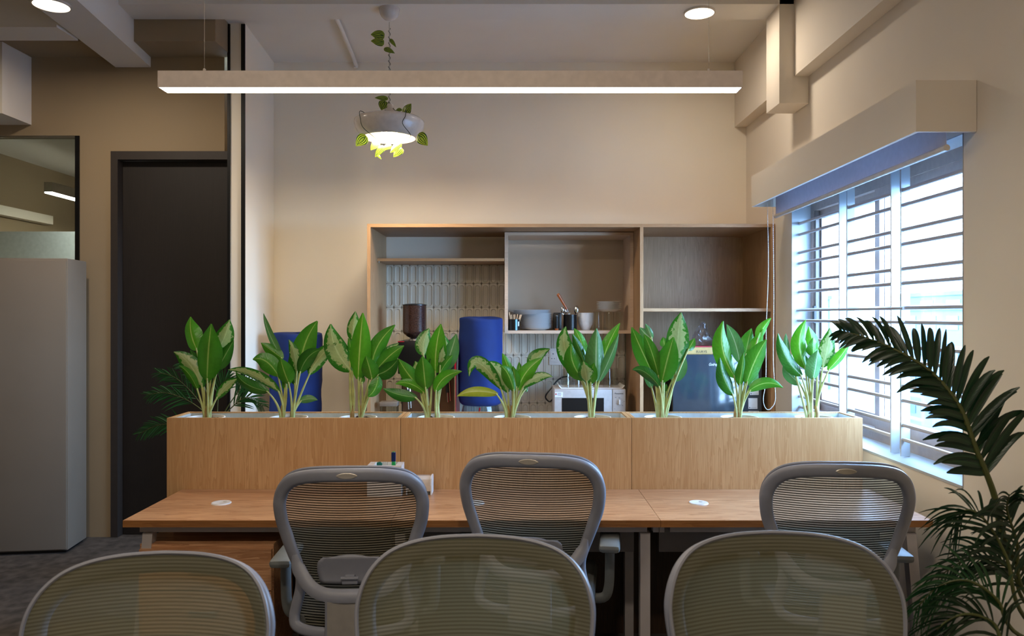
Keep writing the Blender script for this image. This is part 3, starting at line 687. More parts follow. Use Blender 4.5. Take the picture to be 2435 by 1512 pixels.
def downlight(x, y, z, label, power):
    t = thing('downlight', label, 'light', (x, y, z-.02), 'round ceiling downlights')
    MB().lathe([(.106, 0), (.106, -.012), (.098, -.014), (.096, -.004)], (x, y, z), 32, cap0=False, cap1=False).build('rim', M['lamp_white'], t, smooth=True)
    MB().lathe([(.0, -.005), (.098, -.005)], (x, y, z), 32, cap0=False, cap1=False).build('diffuser', M['down_glow'], t)
    area_light('downlight_lamp', (x, y, z-.016), power, (1.0, .85, .68), .19)
downlight(1.27, 5.18, 3.73, 'round glowing ceiling downlight near the right wall', DOWN_W)
downlight(-2.75, 4.50, 3.505, 'round glowing ceiling downlight under the beam at top left', 14.0)

downlight(-1.7, .4, HC, 'added round fill downlight above the left foreground chairs, out of the frame', FILL_W)  # added, unseen pair: fill for the linear lamp's front and the foreground chairs
downlight(.1, .4, HC, 'added round fill downlight above the right foreground chairs, out of the frame', FILL_W)
# pendant with its artificial vine
PLX, PLY = -.844, 5.13
pn = thing('pendant_lamp', 'white shallow dish pendant lamp hanging from the kitchen ceiling', 'lamp', (PLX, PLY, 2.84))
MB().lathe([(.071, 0), (.071, -.006), (.066, -.028), (.055, -.052), (.036, -.070), (.016, -.079), (.006, -.081)], (PLX, PLY, 3.73), 28).build('ceiling_rose', M['lamp_white'], pn, smooth=True)
MB().tube([(PLX, PLY, 3.64), (PLX, PLY, 3.09)], .0035, 8).build('cord', M['cord'], pn)
MB().lathe([(.012, .0), (.028, -.01), (.034, -.03), (.036, -.10)], (PLX, PLY, 3.09), 20).build('lamp_holder', M['lamp_white'], pn, smooth=True)
sh = MB().lathe([(.030, 3.000), (.09, 2.996), (.16, 2.990), (.215, 2.984), (.234, 2.970), (.236, 2.952), (.226, 2.915), (.198, 2.872), (.182, 2.855), (.176, 2.854), (.190, 2.876), (.215, 2.916), (.225, 2.952), (.220, 2.968), (.16, 2.978), (.03, 2.986)], (PLX, PLY, 0), 48, cap0=False, cap1=False)
sh.build('lamp_shade', M['lamp_white'], pn, smooth=True, angle=50)
bl = [(.0, -.062)]+[(.058*math.sin(a), -.002-.06*math.cos(a)) for a in [k*math.pi/2/8 for k in range(1, 9)]]+[(.03, .045), (.018, .075)]
MB().lathe(bl, (PLX, PLY, 2.915), 24, cap0=False).build('bulb', M['bulb_glow'], pn, smooth=True)
area_light('pendant_lamp_light', (PLX, PLY, 2.843), PEND_W, (1.0, .82, .60), .30)

# ================================================================== office chairs
HALF = [(0,0),(.10,.003),(.17,.012),(.222,.030),(.258,.060),(.280,.098),(.291,.14),(.293,.18),(.286,.24),(.270,.30),(.248,.36),(.226,.42),(.214,.47),(.216,.52),(.230,.58),(.237,.63),(.226,.67),(.18,.69),(.09,.695),(0,.695)]
HALF = [(p.x, p.y) for p in smoothpts([(a, b, 0) for a, b in HALF], 4)]
YC = [(0,-.335),(.15,-.308),(.30,-.272),(.45,-.246),(.60,-.258),(.70,-.280)]
def yc(t):
    for (a, ya), (b, yb) in zip(YC, YC[1:]):
        if t <= b:
            k = max(0, (t-a)/(b-a)); k = k*k*(3-2*k)*.5+k*.5; return ya+(yb-ya)*k
    return YC[-1][1]
def S(u, t, d=0.0):
    return Vector((u, yc(t)+.95*u*u-d, 1.10-.97*t))
def make_chair(label, net):
    c = thing('office_chair', label, 'chair', (0, 0, 0), 'mesh backed office chairs')
    out = HALF+[(-u, t) for u, t in reversed(HALF[1:-1])]
    n = len(out); pts = [S(u, t) for u, t in out]
    fr = MB(); k = 10
    for i in range(n):
        p = pts[i]; T = (pts[(i+1) % n]-pts[i-1]).normalized()
        u, t = out[i]
        N = (S(u+.01, t)-S(u-.01, t)).cross(S(u, t+.01)-S(u, t-.01)).normalized()
        if N.y > 0: N = -N                                  # points backward
        I = N.cross(T).normalized()
        cen = S(0, .33)
        if I.dot(cen-p) < 0: I = -I
        ww = .027 if t < .30 else .027-.006*min(1, (t-.30)/.15)
        c0 = p+I*ww+N*.017
        for j in range(k):
            a = 2*math.pi*j/k; sg = lambda q: math.copysign(abs(q)**.75, q)
            fr.v.append(c0+I*ww*sg(math.cos(a))+N*.016*sg(math.sin(a)))
    for i in range(n):
        for j in range(k):
            fr.f.append((i*k+j, i*k+(j+1) % k, ((i+1) % n)*k+(j+1) % k, ((i+1) % n)*k+j))
    fr.build('back_frame', M['chair'], c, smooth=True, angle=60)
    rows = []
    for u, t in HALF[1:-1]:
        uu = max(.002, u-.004); rows.append([S(uu*(-1+2*q/14), t, -.003) for q in range(15)])
    MB().grid(rows).build('mesh_back', net, c, smooth=True)
    MB().tube([S(u, t, -.001) for u, t in out], .0055, 6, closed=True).build('rim', M['chair'], c, smooth=True)
    # badge, a pointed oval let into the top of the frame
    bd = MB(); r1, r2 = [], []
    for i in range(24):
        a = 2*math.pi*i/24; cx_ = .041*math.cos(a); cz = .0125*math.copysign(abs(math.sin(a))**1.35, math.sin(a))
        r1.append(S(cx_, .030-cz, .034)); r2.append(S(cx_*.9, .030-cz*.85, .0375))
    bd.v = r1+r2; bd.f = [(i, (i+1) % 24, 24+(i+1) % 24, 24+i) for i in range(24)]+[tuple(24+i for i in range(24))]
    bd.build('badge', M['chair_badge'], c, smooth=True)
    # lumbar pad
    lr = []
    for i in range(9):
        t = .362+.118*i/8; hwid = .128*min(1, (.55+.45*math.sqrt(min(1, i/2.2)))) - .012*max(0, i-5)/3
        lr.append([S(hwid*(-1+2*q/12), t+(.012*(abs(-1+2*q/12))**2 if i == 0 else 0), .026) for q in range(13)])
    lp = MB().grid(lr).build('lumbar_pad', M['chair'], c, smooth=True, solid=.014)
    cl = MB(); z0 = S(0, .46).z; yb = S(0, .44).y-.044
    cl.box(-.030, .030, yb-.006, yb+.012, z0-.016, z0+.010, .003).box(-.019, .019, yb-.010, yb+.012, z0+.010, z0+.020, .003)
    cl.tube([(-.033, yb-.007, z0+.009), (.033, yb-.007, z0+.009)], .0065, 8).build('clip', M['chair'], lp, smooth=True)
    # yoke carrying the frame
    yk = MB(); path = smoothpts([S(-.222, .370, .030), S(-.205, .425, .040), S(-.150, .487, .060), S(-.085, .508, .074), S(0, .510, .078), S(.085, .508, .074), S(.150, .487, .060), S(.205, .425, .040), S(.222, .370, .030)], 5)
    yk.tube(path, [.010+.017*min(1, min(i, len(path)-1-i)/5) for i in range(len(path))], 10, squash=.55, up=Vector((0, 1, 0))).build('yoke', M['chair'], c, smooth=True)
    sp = MB().prism([(S(0, .50).y-.085, S(0, .512).z), (S(0, .50).y-.068, S(0, .512).z), (-.29, .40), (-.15, .40), (-.15, .375), (-.31, .375), (-.335, .42)], 'X', -.088, .088).build('spine', M['chair'], c, bevel=.006)
    bx('spine_plate', M['plate'], -.078, .078, S(0, .50).y-.0885, S(0, .50).y-.0855, .435, S(0, .53).z, sp)
    bx('seat', M['chair_seat'], -.255, .255, -.235, .27, .435, .505, c, bev=.035)
    bx('seat_pan', M['black'], -.22, .22, -.20, .22, .395, .437, c, bev=.01)
    for s in (-1, 1):
        a = MB(); a.box(s*.315-.045, s*.315+.045, -.11, .15, .640, .676, .016)
        ap = a.build('arm_pad', M['arm_pad'], c, smooth=True)
        MB().tube(smoothpts([(s*.20, -.0, .412), (s*.285, -.0, .415), (s*.31, -.0, .46), (s*.315, 0, .56), (s*.315, 0, .642)], 4), .022, 10, squash=.8).build('arm_post', M['arm_pad'], ap, smooth=True)
    MB().lathe([(.030, .395), (.030, .30), (.022, .30), (.022, .12)], (0, 0, 0), 16).build('gas_lift', M['black'], c, smooth=True)
    for k_ in range(5):
        a = 2*math.pi*k_/5+.3; dv = Vector((math.cos(a), math.sin(a), 0))
        l = MB().tube([dv*.0+Vector((0, 0, .125)), dv*.12+Vector((0, 0, .115)), dv*.31+Vector((0, 0, .075))], [.034, .026, .017], 8).build('base_leg', M['chair'], c, smooth=True)
        sd = Vector((-dv.y, dv.x, 0)); cs = MB()
        for q in (-1, 1):
            p0 = dv*.31+sd*q*.007; p1 = dv*.31+sd*q*.024
            cs.tube([p0+Vector((0, 0, .029)), p1+Vector((0, 0, .029))], .029, 14)
        cs.tube([dv*.31+Vector((0, 0, .029)), dv*.31+Vector((0, 0, .075))], .006, 6).build('caster', M['black'], l, smooth=True)
    return c
def place(c, x, y, rz, s):
    c.location = (x, y, 0); c.rotation_euler = (0, 0, R(rz)); c.scale = (s, s, s)
chA = make_chair('grey framed mesh office chair pushed to the left desk, in front of the pen organiser', M['net_shaded'])
chB = copy_tree(chA); chB['label'] = 'grey framed mesh office chair pushed up to the middle desk, turned to the desk'
chC = copy_tree(chA); chC['label'] = 'grey framed mesh office chair at the window end of the desks'
place(chA, -.640, 3.17, 3, .985); place(chB, .108, 3.36, -8, 1.0); place(chC, 1.308, 3.25, -6, .985)
chD = make_chair('olive mesh office chair in the foreground before the drawer pedestal, facing the viewer', M['net_lit'])
chE = copy_tree(chD); chE['label'] = 'olive mesh office chair in the middle of the foreground row, facing the viewer'
chF = copy_tree(chD); chF['label'] = 'olive mesh office chair nearest the palm in the foreground, facing the viewer'
place(chD, -.852, 1.56, 180+3, .965); place(chE, -.105, 1.627, 180-2, .984); place(chF, .677, 1.641, 180+1, .988)

# ================================================================== things on the desk
og = thing('pen_organiser', 'white desk organiser block holding pens on the middle desk', 'organiser', (-.65, 3.80, .75))
ox0, ox1, oy0, oy1 = P(876, 0, 3.8).x, P(957, 0, 3.8).x, 3.765, 3.865
m = MB(); zt = .905; t = .008
m.box(ox0, ox1, oy0, oy0+t, .751, zt).box(ox0, ox1, oy1-t, oy1, .751, zt).box(ox0, ox0+.03, oy0+t, oy1-t, .751, zt).box(ox1-.03, ox1, oy0+t, oy1-t, .751, zt).box(ox0+.03, ox1-.03, oy0+t, oy1-t, .751, zt-.05)
m.build('block', M['ceramic'], og)
hl = thing('highlighter', 'navy capped green highlighter pen standing in the organiser', 'pen', (P(936, 0, 3.81).x, 3.81, zt-.049))
hx = P(936, 0, 3.81).x
m = MB(); m.prism([(hx-.009, 3.803), (hx+.009, 3.803), (hx+.009, 3.817), (hx-.009, 3.817)], 'Z', zt-.049, zt+.013); m.build('barrel', M['green'], hl, bevel=.002)
m = MB(); m.prism([(hx-.0105, 3.8015), (hx+.0105, 3.8015), (hx+.0105, 3.8185), (hx-.0105, 3.8185)], 'Z', zt+.013, zt+.060); m.build('cap', M['navy'], hl, bevel=.002)
MB().box(hx-.005, hx+.006, 3.806, 3.814, zt+.060, zt+.0625).build('cap_insert', M['green'], hl)
es = MB(); ex = P(902, 0, 3.81).x
es.prism([(ex-.014, zt-.049), (ex+.006, zt-.049), (ex+.016, zt+.002), (ex+.004, zt+.013), (ex-.012, zt+.008)], 'Y', 3.800, 3.816)
tag(es.build('eraser', M['teal'], None, bevel=.003), 'teal wedge shaped eraser poking out of the organiser', 'eraser')
for k in range(3):
    x = P(911+k*4, 0, 3.82).x
    tag(MB().tube([(x, 3.82, zt-.049), (x+.002*k, 3.822, zt+.008+.004*(k % 2))], .0012, 6).build('paper_clip', M['steel'], None), 'thin wire paper clip standing in the organiser', 'clip', 'paper clips in the organiser')
cb = thing('desk_dispenser', 'cream rounded tape dispenser lying by the planter, right of the organiser', 'dispenser', (-.47, 3.84, .75))
q = [(3.80, .770), (3.798, .80), (3.806, .828), (3.83, .838), (3.875, .838), (3.885, .83), (3.885, .770)]
MB().prism(q, 'X', -.535, -.420).build('cover', M['lamp_white'], cb, smooth=True, angle=50)
q2 = [(3.796, .751), (3.794, .80), (3.803, .832), (3.83, .842), (3.877, .842), (3.889, .832), (3.889, .751)]
MB().prism(q2, 'X', -.4195, -.413).build('end_cap', M['plastic_white'], cb); MB().prism(q2, 'X', -.5415, -.5355).build('end_cap', M['plastic_white'], cb)
bx('foot', M['arm_pad'], -.53, -.425, 3.806, 3.88, .751, .7695, cb)

# ================================================================== kitchen things
# coffee machine
cm = thing('coffee_machine', 'black bean-to-cup coffee machine with bronze front and bean hopper', 'coffee machine', (-.67, 5.95, .78))
cx0, cx1 = P(948, 0, 5.9).x, P(1085, 0, 5.9).x
bx('head', M['black'], cx0, cx1-.012, 5.86, 6.30, 1.20, 1.455, cm, bev=.006)
bx('body', M['black'], cx0+.012, cx1-.012, 5.98, 6.30, .80, 1.20, cm)
bx('front_plate', M['bronze'], cx0+.02, cx1-.014, 5.968, 5.9799, .84, 1.19, cm)
bx('base_tray', M['black'], cx0, cx1-.012, 5.86, 6.30, .781, .80, cm, bev=.004)
bx('side_panel', M['red'], cx1-.011, cx1-.0005, 5.865, 6.30, .781, 1.455, cm)
bx('side_strip', M['chrome'], cx1-.012, cx1-.003, 5.856, 5.8645, .80, 1.19, cm)
bx('top_trim', M['red'], cx0, cx0+.05, 5.8585, 5.8598, 1.448, 1.454, cm)
bx('display', M['paper'], P(995, 0, 5.86).x, P(1001, 0, 5.86).x, 5.857, 5.8595, 1.36, 1.41, cm)
hx = P(986, 0, 5.98).x
hp = MB().lathe([(.03, 1.455), (.034, 1.475), (.062, 1.490), (.090, 1.515), (.093, 1.53), (.093, 1.735), (.094, 1.738), (.06, 1.744), (.02, 1.748)], (hx, 5.98, 0), 28).build('hopper', M['beans'], cm, smooth=True)
MB().lathe([(.048, 1.4551), (.046, 1.468), (.035, 1.4705)], (hx, 5.98, 0), 24).build('hopper_collar', M['steel'], hp, smooth=True)
MB().lathe([(.095, 1.733), (.095, 1.739), (.06, 1.746), (.0, 1.749)], (hx, 5.98, 0), 28, cap1=False).build('hopper_lid', M['black'], hp, smooth=True)
for (px0, yt) in ((968, 1.13), (1062, 1.185)):
    x = P(px0, 0, 5.93).x
    tp = MB().tube(smoothpts([(x, 5.968, yt), (x, 5.935, yt+.002), (x+.003, 5.925, yt-.03), (x+.012, 5.92, yt-.21)], 4), .008, 8).build('tap', M['chrome'], cm, smooth=True)
    MB().tube([(x+.0035, 5.9245, yt-.055), (x+.009, 5.921, yt-.135)], .0125, 10).build('grip', M['black'], tp, smooth=True)
    MB().tube(smoothpts([(x+.016, 5.968, yt-.02), (x+.018, 5.94, yt-.02), (x+.022, 5.93, yt-.06), (x+.030, 5.925, yt-.20)], 4), .006, 8).build('steam_pipe', M['chrome'], tp, smooth=True)
MB().box(P(1003, 0, 5.93).x, P(1012, 0, 5.93).x, 5.925, 5.967, .801, .90).build('drip_post', M['steel'], cm)

def blue_bottle(name, label, x, y, r, z0, z1):
    b = thing(name, label, 'water dispenser', (x, y, 0))
    m = MB(); rows = []
    prof = [(.80, z0-.005), (.93, z0+.01), (1.0, z0+.05), (1.0, z0+.2), (1.01, (z0+z1)/2), (1.0, z1-.06), (.995, z1-.015), (.94, z1+.0), (.6, z1+.006), (0.0, z1+.004)]
    prof = [(p.x, p.y) for p in smoothpts([(a, b_, 0) for a, b_ in prof], 3)]
    for (q, z) in prof:
        row = []
        for j in range(41):
            a = 2*math.pi*j/40
            wob = 1+.018*math.sin(3*a+z*4)+.014*math.sin(7*a+z*9)+.009*math.sin(23*z+2*a)+.008*math.sin(41*z-3*a)
            row.append((x+q*r*wob*math.cos(a), y+q*r*wob*math.sin(a), z+.008*math.sin(2*a)*(1 if z > z1-.08 else 0)))
        rows.append(row)
    m.grid(rows).build('cloth_cover', M['blue'], b, smooth=True, angle=80)
    return b
wb = blue_bottle('covered_water_bottle', 'tall bottle under a royal blue cloth cover beside the coffee machine', P(1143, 0, 5.99).x, 5.99, .172, .955, 1.632)
x = P(1143, 0, 5.99).x
MB().lathe([(.150, .781), (.152, .79), (.152, .90), (.14, .945), (.12, .957), (.115, .955), (.136, .94), (.147, .90), (.147, .79)], (x, 5.99, 0), 32, cap0=False, cap1=False).build('clear_jar', M['clear'], wb, smooth=True)
MB().tube([(x-.02, 5.86, .80), (x+.0, 5.85, .94)], .006, 8).build('tap_lever', M['red'], wb)
wb2 = blue_bottle('covered_water_bottle', 'broad royal blue cloth covered water bottle by the left recess wall', P(705, 0, 6.0).x, 6.0, .198, .86, 1.51)
x = P(705, 0, 6.0).x
m = MB().box(x-.15, x+.15, 5.86, 6.15, .0, .855, .02); m.build('stand', M['plastic_white'], wb2, smooth=True)
MB().tube([(x-.05, 5.86, .72), (x-.05, 5.83, .71), (x-.05, 5.825, .68)], .009, 8).build('tap', M['red'], wb2)
# clear canister
cc = thing('clear_canister', 'small clear plastic canister left of the coffee machine', 'canister', (-.975, 5.9, .78))
cx0, cx1 = P(905, 0, 5.88).x, P(945, 0, 5.88).x
m = MB(); m.box(cx0, cx1, 5.85, 5.855, .781, .95).box(cx0, cx1, 5.945, 5.95, .781, .95).box(cx0, cx0+.005, 5.855, 5.945, .781, .95).box(cx1-.005, cx1, 5.855, 5.945, .781, .95).box(cx0+.005, cx1-.005, 5.855, 5.945, .781, .786)
m.build('body', M['clear'], cc); bx('lid', plain('smoky_lid', '#85776a', .35), cx0-.003, cx1+.003, 5.847, 5.953, .9505, .985, cc, bev=.004)
# orange lidded tub
tb = thing('small_tub', 'small white tub with an orange lid on the kitchen counter', 'tub', (P(1268, 0, 6.0).x, 6.0, .78))
x = P(1268, 0, 6.0).x
MB().lathe([(.038, .781), (.042, .86)], (x, 6.0, 0), 20).build('body', M['plastic_white'], tb, smooth=True); MB().lathe([(.044, .8605), (.044, .884), (.04, .888)], (x, 6.0, 0), 20).build('lid', M['copper'], tb, smooth=True)
# socket plate on the tiles
sk = thing('socket_plate', 'white socket and switch plate on the tiled wall', 'socket', (.37, YB-.02, 1.25))
x0, x1 = P(1306, 0, 6.40).x, P(1352, 0, 6.40).x
bx('plate', M['plastic_white'], x0, x1, YB-.026, YB-.0165, 1.235, 1.375, sk, bev=.003)
bx('raised_panel', M['plastic_white'], x0+.01, x1-.01, YB-.031, YB-.0262, 1.262, 1.352, sk, bev=.002)
for k in range(2): bx('switch', M['ceramic'], x0+.062+k*.040, x0+.096+k*.040, YB-.0345, YB-.0312, 1.275, 1.34, sk, bev=.001)
for (dx_, dz_, r_) in ((.032, 1.330, .006), (.021, 1.290, .0045), (.043, 1.290, .0045)):
    MB().tube([(x0+dx_, YB-.0325, dz_), (x0+dx_, YB-.0312, dz_)], r_, 10).build('socket_hole', M['ink_grey'], sk)
# microwave
mw = thing('microwave_oven', 'white microwave oven with dark window and two dials', 'microwave', (.59, 5.85, .78))
MX0, MX1, MZ0, MZ1, MY = .314, .866, .79, 1.083, 5.86
bx('body', M['microwave'], MX0, MX1, MY+.02, MY+.36, MZ0, MZ1, mw, bev=.006)
dr = bx('door', M['microwave'], MX0, P(1455.5, 0, MY).x, MY, MY+.0195, MZ0+.004, MZ1-.002, mw, bev=.004)
bx('door_window', M['black'], P(1336, 0, MY).x, P(1436, 0, MY).x, MY-.0015, MY-.0002, MZ0+.05, P(0, 946, MY).z, dr)
pnl = bx('control_panel', M['microwave'], P(1456.5, 0, MY).x, MX1, MY, MY+.0195, MZ0+.004, MZ1-.002, mw, bev=.004)
text('lettering', 'Panasonic', M['ink'], mw, (P(1472, 0, MY).x, MY-.0003, P(0, 935.5, MY).z), .0165, sx=1.05)
for (yy) in (955.5, 984):
    kx, kz = P(1472.5, 0, MY).x, P(0, yy, MY).z
    kb = MB().tube([(kx, MY-.0004, kz), (kx, MY-.006, kz)], .021, 20).build('dial', M['microwave'], mw, smooth=True)
    MB().box(kx-.006, kx+.006, MY-.020, MY-.0062, kz-.019, kz+.019, .003).build('dial_grip', M['ceramic'], kb, smooth=True)
    tk = MB()
    for k in range(9):
        a = R(-40+k*35); tk.box(kx+.028*math.sin(a)-.0025, kx+.028*math.sin(a)+.0025, MY-.0006, MY-.0002, kz+.028*math.cos(a)-.001, kz+.028*math.cos(a)+.001)
    tk.build('dial_marks', M['ink_grey'], mw)
for (xx, yy, w_) in ((1464, 945, .012), (1472.5, 945.5, .010), (1484, 954, .008), (1480, 964, .010), (1462, 972, .006), (1462.5, 979, .005)):
    p = P(xx, yy, MY); MB().box(p.x-w_/2, p.x+w_/2, MY-.0006, MY-.0002, p.z-.002, p.z+.002).build('panel_print', M['ink_grey'], mw)
s0, s1 = P(1319.5, 944, MY), P(1338.5, 932, MY)
st = bx('sticker', M['paper'], s0.x, s1.x, MY-.0012, MY-.0003, s0.z, s1.z, dr)
MB().tube([(s0.x+.0085, MY-.0018, s1.z-.016), (s0.x+.0085, MY-.0013, s1.z-.016)], .0055, 14).build('red_dot', M['ink_red'], st)
text('lettering', 'JAPAN', M['ink_grey'], st, (s0.x+.036, MY-.0015, s1.z-.010), .0085)
text('lettering', 'QUALITY', M['ink_grey'], st, (s0.x+.036, MY-.0015, s1.z-.019), .0085)
text('lettering', 'technology', M['ink_red'], st, (s0.x+.036, MY-.0015, s1.z-.028), .006)
for x in (MX0+.05, MX1-.05):
    for y in (MY+.06, MY+.31): MB().lathe([(.012, .7805), (.012, .7895)], (x, y, 0), 10).build('foot', M['black'], mw)
pg = MB(); pp = P(1346, 846, 6.375); pg.box(pp.x-.013, pp.x+.015, 6.362, 6.3845, pp.z-.022, pp.z+.02, .004)
cd = pg
cp = smoothpts([P(1346, 852, 6.372), P(1349, 872, 6.37), P(1350, 893, 6.36), P(1337, 897, 6.33), P(1325, 905, 6.30), P(1311, 922, 6.28), P(1299, 938, 6.27), P(1298, 947, 6.27), P(1307, 955, 6.27), P(1315, 948, 6.26)], 5)
tag(pg.tube(cp, .0065, 8).build('power_cord', M['black'], None, smooth=True), 'black power cord and plug looping from the socket to the microwave', 'cord')
# tray and tumblers on the microwave
tr = MB(); tx0, tx1 = P(1326, 0, 6.0).x, P(1482, 0, 6.0).x
tr.prism([(tx0+.02, MZ1+.0007), (tx1-.02, MZ1+.0007), (tx1, MZ1+.024), (tx1-.006, MZ1+.026), (tx1-.025, MZ1+.006), (tx0+.025, MZ1+.006), (tx0+.006, MZ1+.026), (tx0, MZ1+.024)], 'Y', 5.90, 6.16)
tag(tr.build('serving_tray', M['ceramic'], None, bevel=.002), 'shallow white tray holding tumblers on top of the microwave', 'tray')
tum = None
def tumbler(x, y, z, r, h, label, group, inv=False):
    global tum
    if tum is None:
        pr = [(.0, .006), (.80, .006), (.84, .03), (.97, .97), (1.0, 1.0), (1.03, .985), (.93, .05), (.88, .0), (.0, .0)]
        tum = MB().lathe([(a, b) for a, b in pr], (0, 0, 0), 20, cap0=False, cap1=False).build('tumbler', M['tumbler'], None, smooth=True, off=Vector((0, 0, 0))); o = tum
    else: o = tum.copy(); COL.objects.link(o)
    o.location = (x, y, z+(h if inv else 0)); o.scale = (r, r, -h if inv else h)
    return tag(o, label, 'glass', group)
for i, (px0, y, lb) in enumerate(((1346, 5.97, 'clear glass tumbler at the left end of the tray on the microwave'), (1371, 5.97, 'clear glass tumbler second from the left on the microwave tray'), (1404, 5.98, 'clear glass tumbler in the middle of the microwave tray, behind the plant'), (1446, 5.97, 'clear glass tumbler on the right half of the microwave tray'), (1459, 6.07, 'clear glass tumbler at the right rear of the microwave tray'))):
    tumbler(P(px0, 0, y).x, y, MZ1+.0065, .040, .142, lb, 'tumblers on the microwave tray', True)
# wall cabinet contents
SZ = CZ0+.0245
tumx = ((1420.5, 6.14, .037), (1448, 6.13, .046), (1474, 6.15, .040))
for (px0, y, r), lb in zip(tumx, ('upturned clear tumbler next to the white bowls in the wall cabinet', 'upturned clear tumbler in the middle under the small plates', 'upturned clear tumbler at the right end of the wall cabinet')):
    tumbler(P(px0, 0, y).x, y, SZ, r, .150, lb, 'tumblers in the wall cabinet', True)
plate = None
def dish(r, x, y, z, name, label, cat, group, hh=.019):
    o = MB().lathe([(.0, .0), (.55, .0), (.60, .15), (.97, .88), (1.0, 1.0), (.965, 1.0), (.58, .35), (.0, .30)], (0, 0, 0), 32, cap0=False, cap1=False).build(name, M['ceramic'], None, smooth=True, off=Vector((0, 0, 0)))
    o.location = (x, y, z); o.scale = (r, r, hh)
    return tag(o, label, cat, group)
def dish_stack(n, r, x, y, z, step, name, label, cat, group, hh=.019, jit=.0015):
    first = None
    for i in range(n):
        if first is None: first = o = dish(r, x, y, z, name, label, cat, group, hh)
        else: o = first.copy(); COL.objects.link(o)
        o.location = (x+random.uniform(-jit, jit), y+random.uniform(-jit, jit), z+i*step)
    o['label'] = {'dinner_plate': 'topmost of the narrower white dinner plates in the tall stack', 'serving_plate': 'topmost wide white plate crowning the tall stack', 'side_plate': 'topmost small white dish of the stack on the tumblers'}[name]
    return z+(n-1)*step+hh
xa = P(1275, 0, 6.19).x
zt = dish_stack(15, .133, xa, 6.19, SZ, .0086, 'dinner_plate', 'white dinner plate in the tall stack at the left of the wall cabinet', 'plate', 'white plates in the tall stack', .017)
zt = dish_stack(4, .166, P(1263, 0, 6.20).x, 6.20, zt-.0155, .0086, 'serving_plate', 'wider white plate lying on top of the tall plate stack', 'plate', 'wider plates on the tall stack', .017)
dish_stack(6, .103, P(1448, 0, 6.14).x, 6.14, SZ+.1505, .0125, 'side_plate', 'small white dish in the stack on top of the upturned tumblers', 'plate', 'small dishes on the tumblers', .019, .002)
bw = None
for i in range(4):
    if bw is None:
        bw = MB().lathe([(.0, .0), (.035, .0), (.040, .012), (.058, .045), (.064, .085), (.0655, .09), (.061, .09), (.055, .048), (.036, .018), (.0, .015)], (0, 0, 0), 28, cap0=False, cap1=False).build('white_bowl', M['ceramic'], None, smooth=True, off=Vector((0, 0, 0))); o = bw
    else: o = bw.copy(); COL.objects.link(o)
    o.location = (P(1392, 0, 6.22).x, 6.22, SZ+i*.017)
    tag(o, ('lowest white bowl, whose foot stands on the cabinet floor', 'white bowl nested second from the bottom of the stack', 'white bowl nested third from the bottom of the stack', 'topmost white bowl of the nested stack beside the utensil holder')[i], 'bowl', 'nested white bowls')
# mug with stirrers
mg = thing('black_mug', 'black mug with a teal stripe holding wooden stirrers', 'mug', (P(1222.5, 0, 6.06).x, 6.06, SZ))
x = P(1222.5, 0, 6.06).x
MB().lathe([(.0, .0), (.040, .0), (.044, .004), (.044, .089), (.040, .089), (.040, .008), (.0, .008)], (x, 6.06, SZ), 24, cap0=False, cap1=False).build('cup', M['black'], mg, smooth=True)
def wrap_patch(r, a0, a1, z0, z1, cx_, cy_, n=6):
    return MB().grid([[(cx_+r*math.sin(lerp(a0, a1, k/n)), cy_-r*math.cos(lerp(a0, a1, k/n)), z) for k in range(n+1)] for z in (z0, z1)])
wrap_patch(.0443, R(14), R(32), SZ+.002, SZ+.086, x, 6.06).build('teal_stripe', plain('pale_teal_print', '#5fa4b8', .4), mg)
wrap_patch(.0443, R(44), R(66), SZ+.034, SZ+.070, x, 6.06).build('white_label', M['paper'], mg)
for i, (px0, py0, lean) in enumerate(((1211, 742, -.02), (1216, 748, -.01), (1221, 748, 0), (1224.5, 747.5, .004), (1231, 747, .02), (1240, 748, .035), (1237, 748, .03))):
    top = P(px0, py0, 6.05+.008*(i % 3)); bot = Vector((lerp(x, top.x, .35), 6.06+.004*(i % 3-1), SZ+.0095))
    dv = (top-bot).normalized(); sd = dv.cross(Vector((0, 1, 0))).normalized()*.004; th = Vector((0, .0008, 0)); m = MB()
    a = [bot-sd, bot+sd, top+sd*1.05, top-sd*1.05]; m.v = [p-th for p in a]+[p+th for p in a]; m.f = [(0, 1, 2, 3), (7, 6, 5, 4), (0, 4, 5, 1), (1, 5, 6, 2), (2, 6, 7, 3), (3, 7, 4, 0)]
    tag(m.build('wooden_stirrer', M['stick'], None), 'flat wooden stirrer standing in the black mug', 'stirrer', 'wooden stirrers in the mug')
# black canister beside the plates, utensil holder with cutlery
gdr = thing('pepper_grinder', 'black upright grinder with a copper foot beside the plate stack', 'grinder', (P(1325, 0, 6.16).x, 6.16, SZ))
x = P(1325, 0, 6.16).x
bx('body', M['black'], x-.033, x+.033, 6.13, 6.20, SZ, SZ+.142, gdr, bev=.008)
MB().lathe([(.014, .0), (.016, .014)], (x-.006, 6.112, SZ), 14).build('knob', M['copper'], gdr, smooth=True)
MB().tube([(x-.006, 6.112, SZ+.0145), (x-.006, 6.112, SZ+.115)], .008, 10).build('rod', M['black'], gdr, smooth=True)
bx('mark', M['paper'], x-.012, x+.004, 6.1285, 6.1297, SZ+.112, SZ+.117, gdr)
uh = thing('utensil_holder', 'black utensil holder between the grinder and the white bowls', 'holder', (P(1356, 0, 6.16).x, 6.16, SZ))
x = P(1356, 0, 6.16).x
MB().lathe([(.0, .0), (.052, .0), (.055, .003), (.056, .126), (.052, .126), (.051, .006), (.0, .006)], (x, 6.16, SZ), 24, cap0=False, cap1=False).build('pot', M['black'], uh, smooth=True)
kn = thing('wooden_handled_spatula', 'spatula with a long copper-brown wooden handle leaning in the utensil holder', 'spatula', (x, 6.16, SZ+.007))
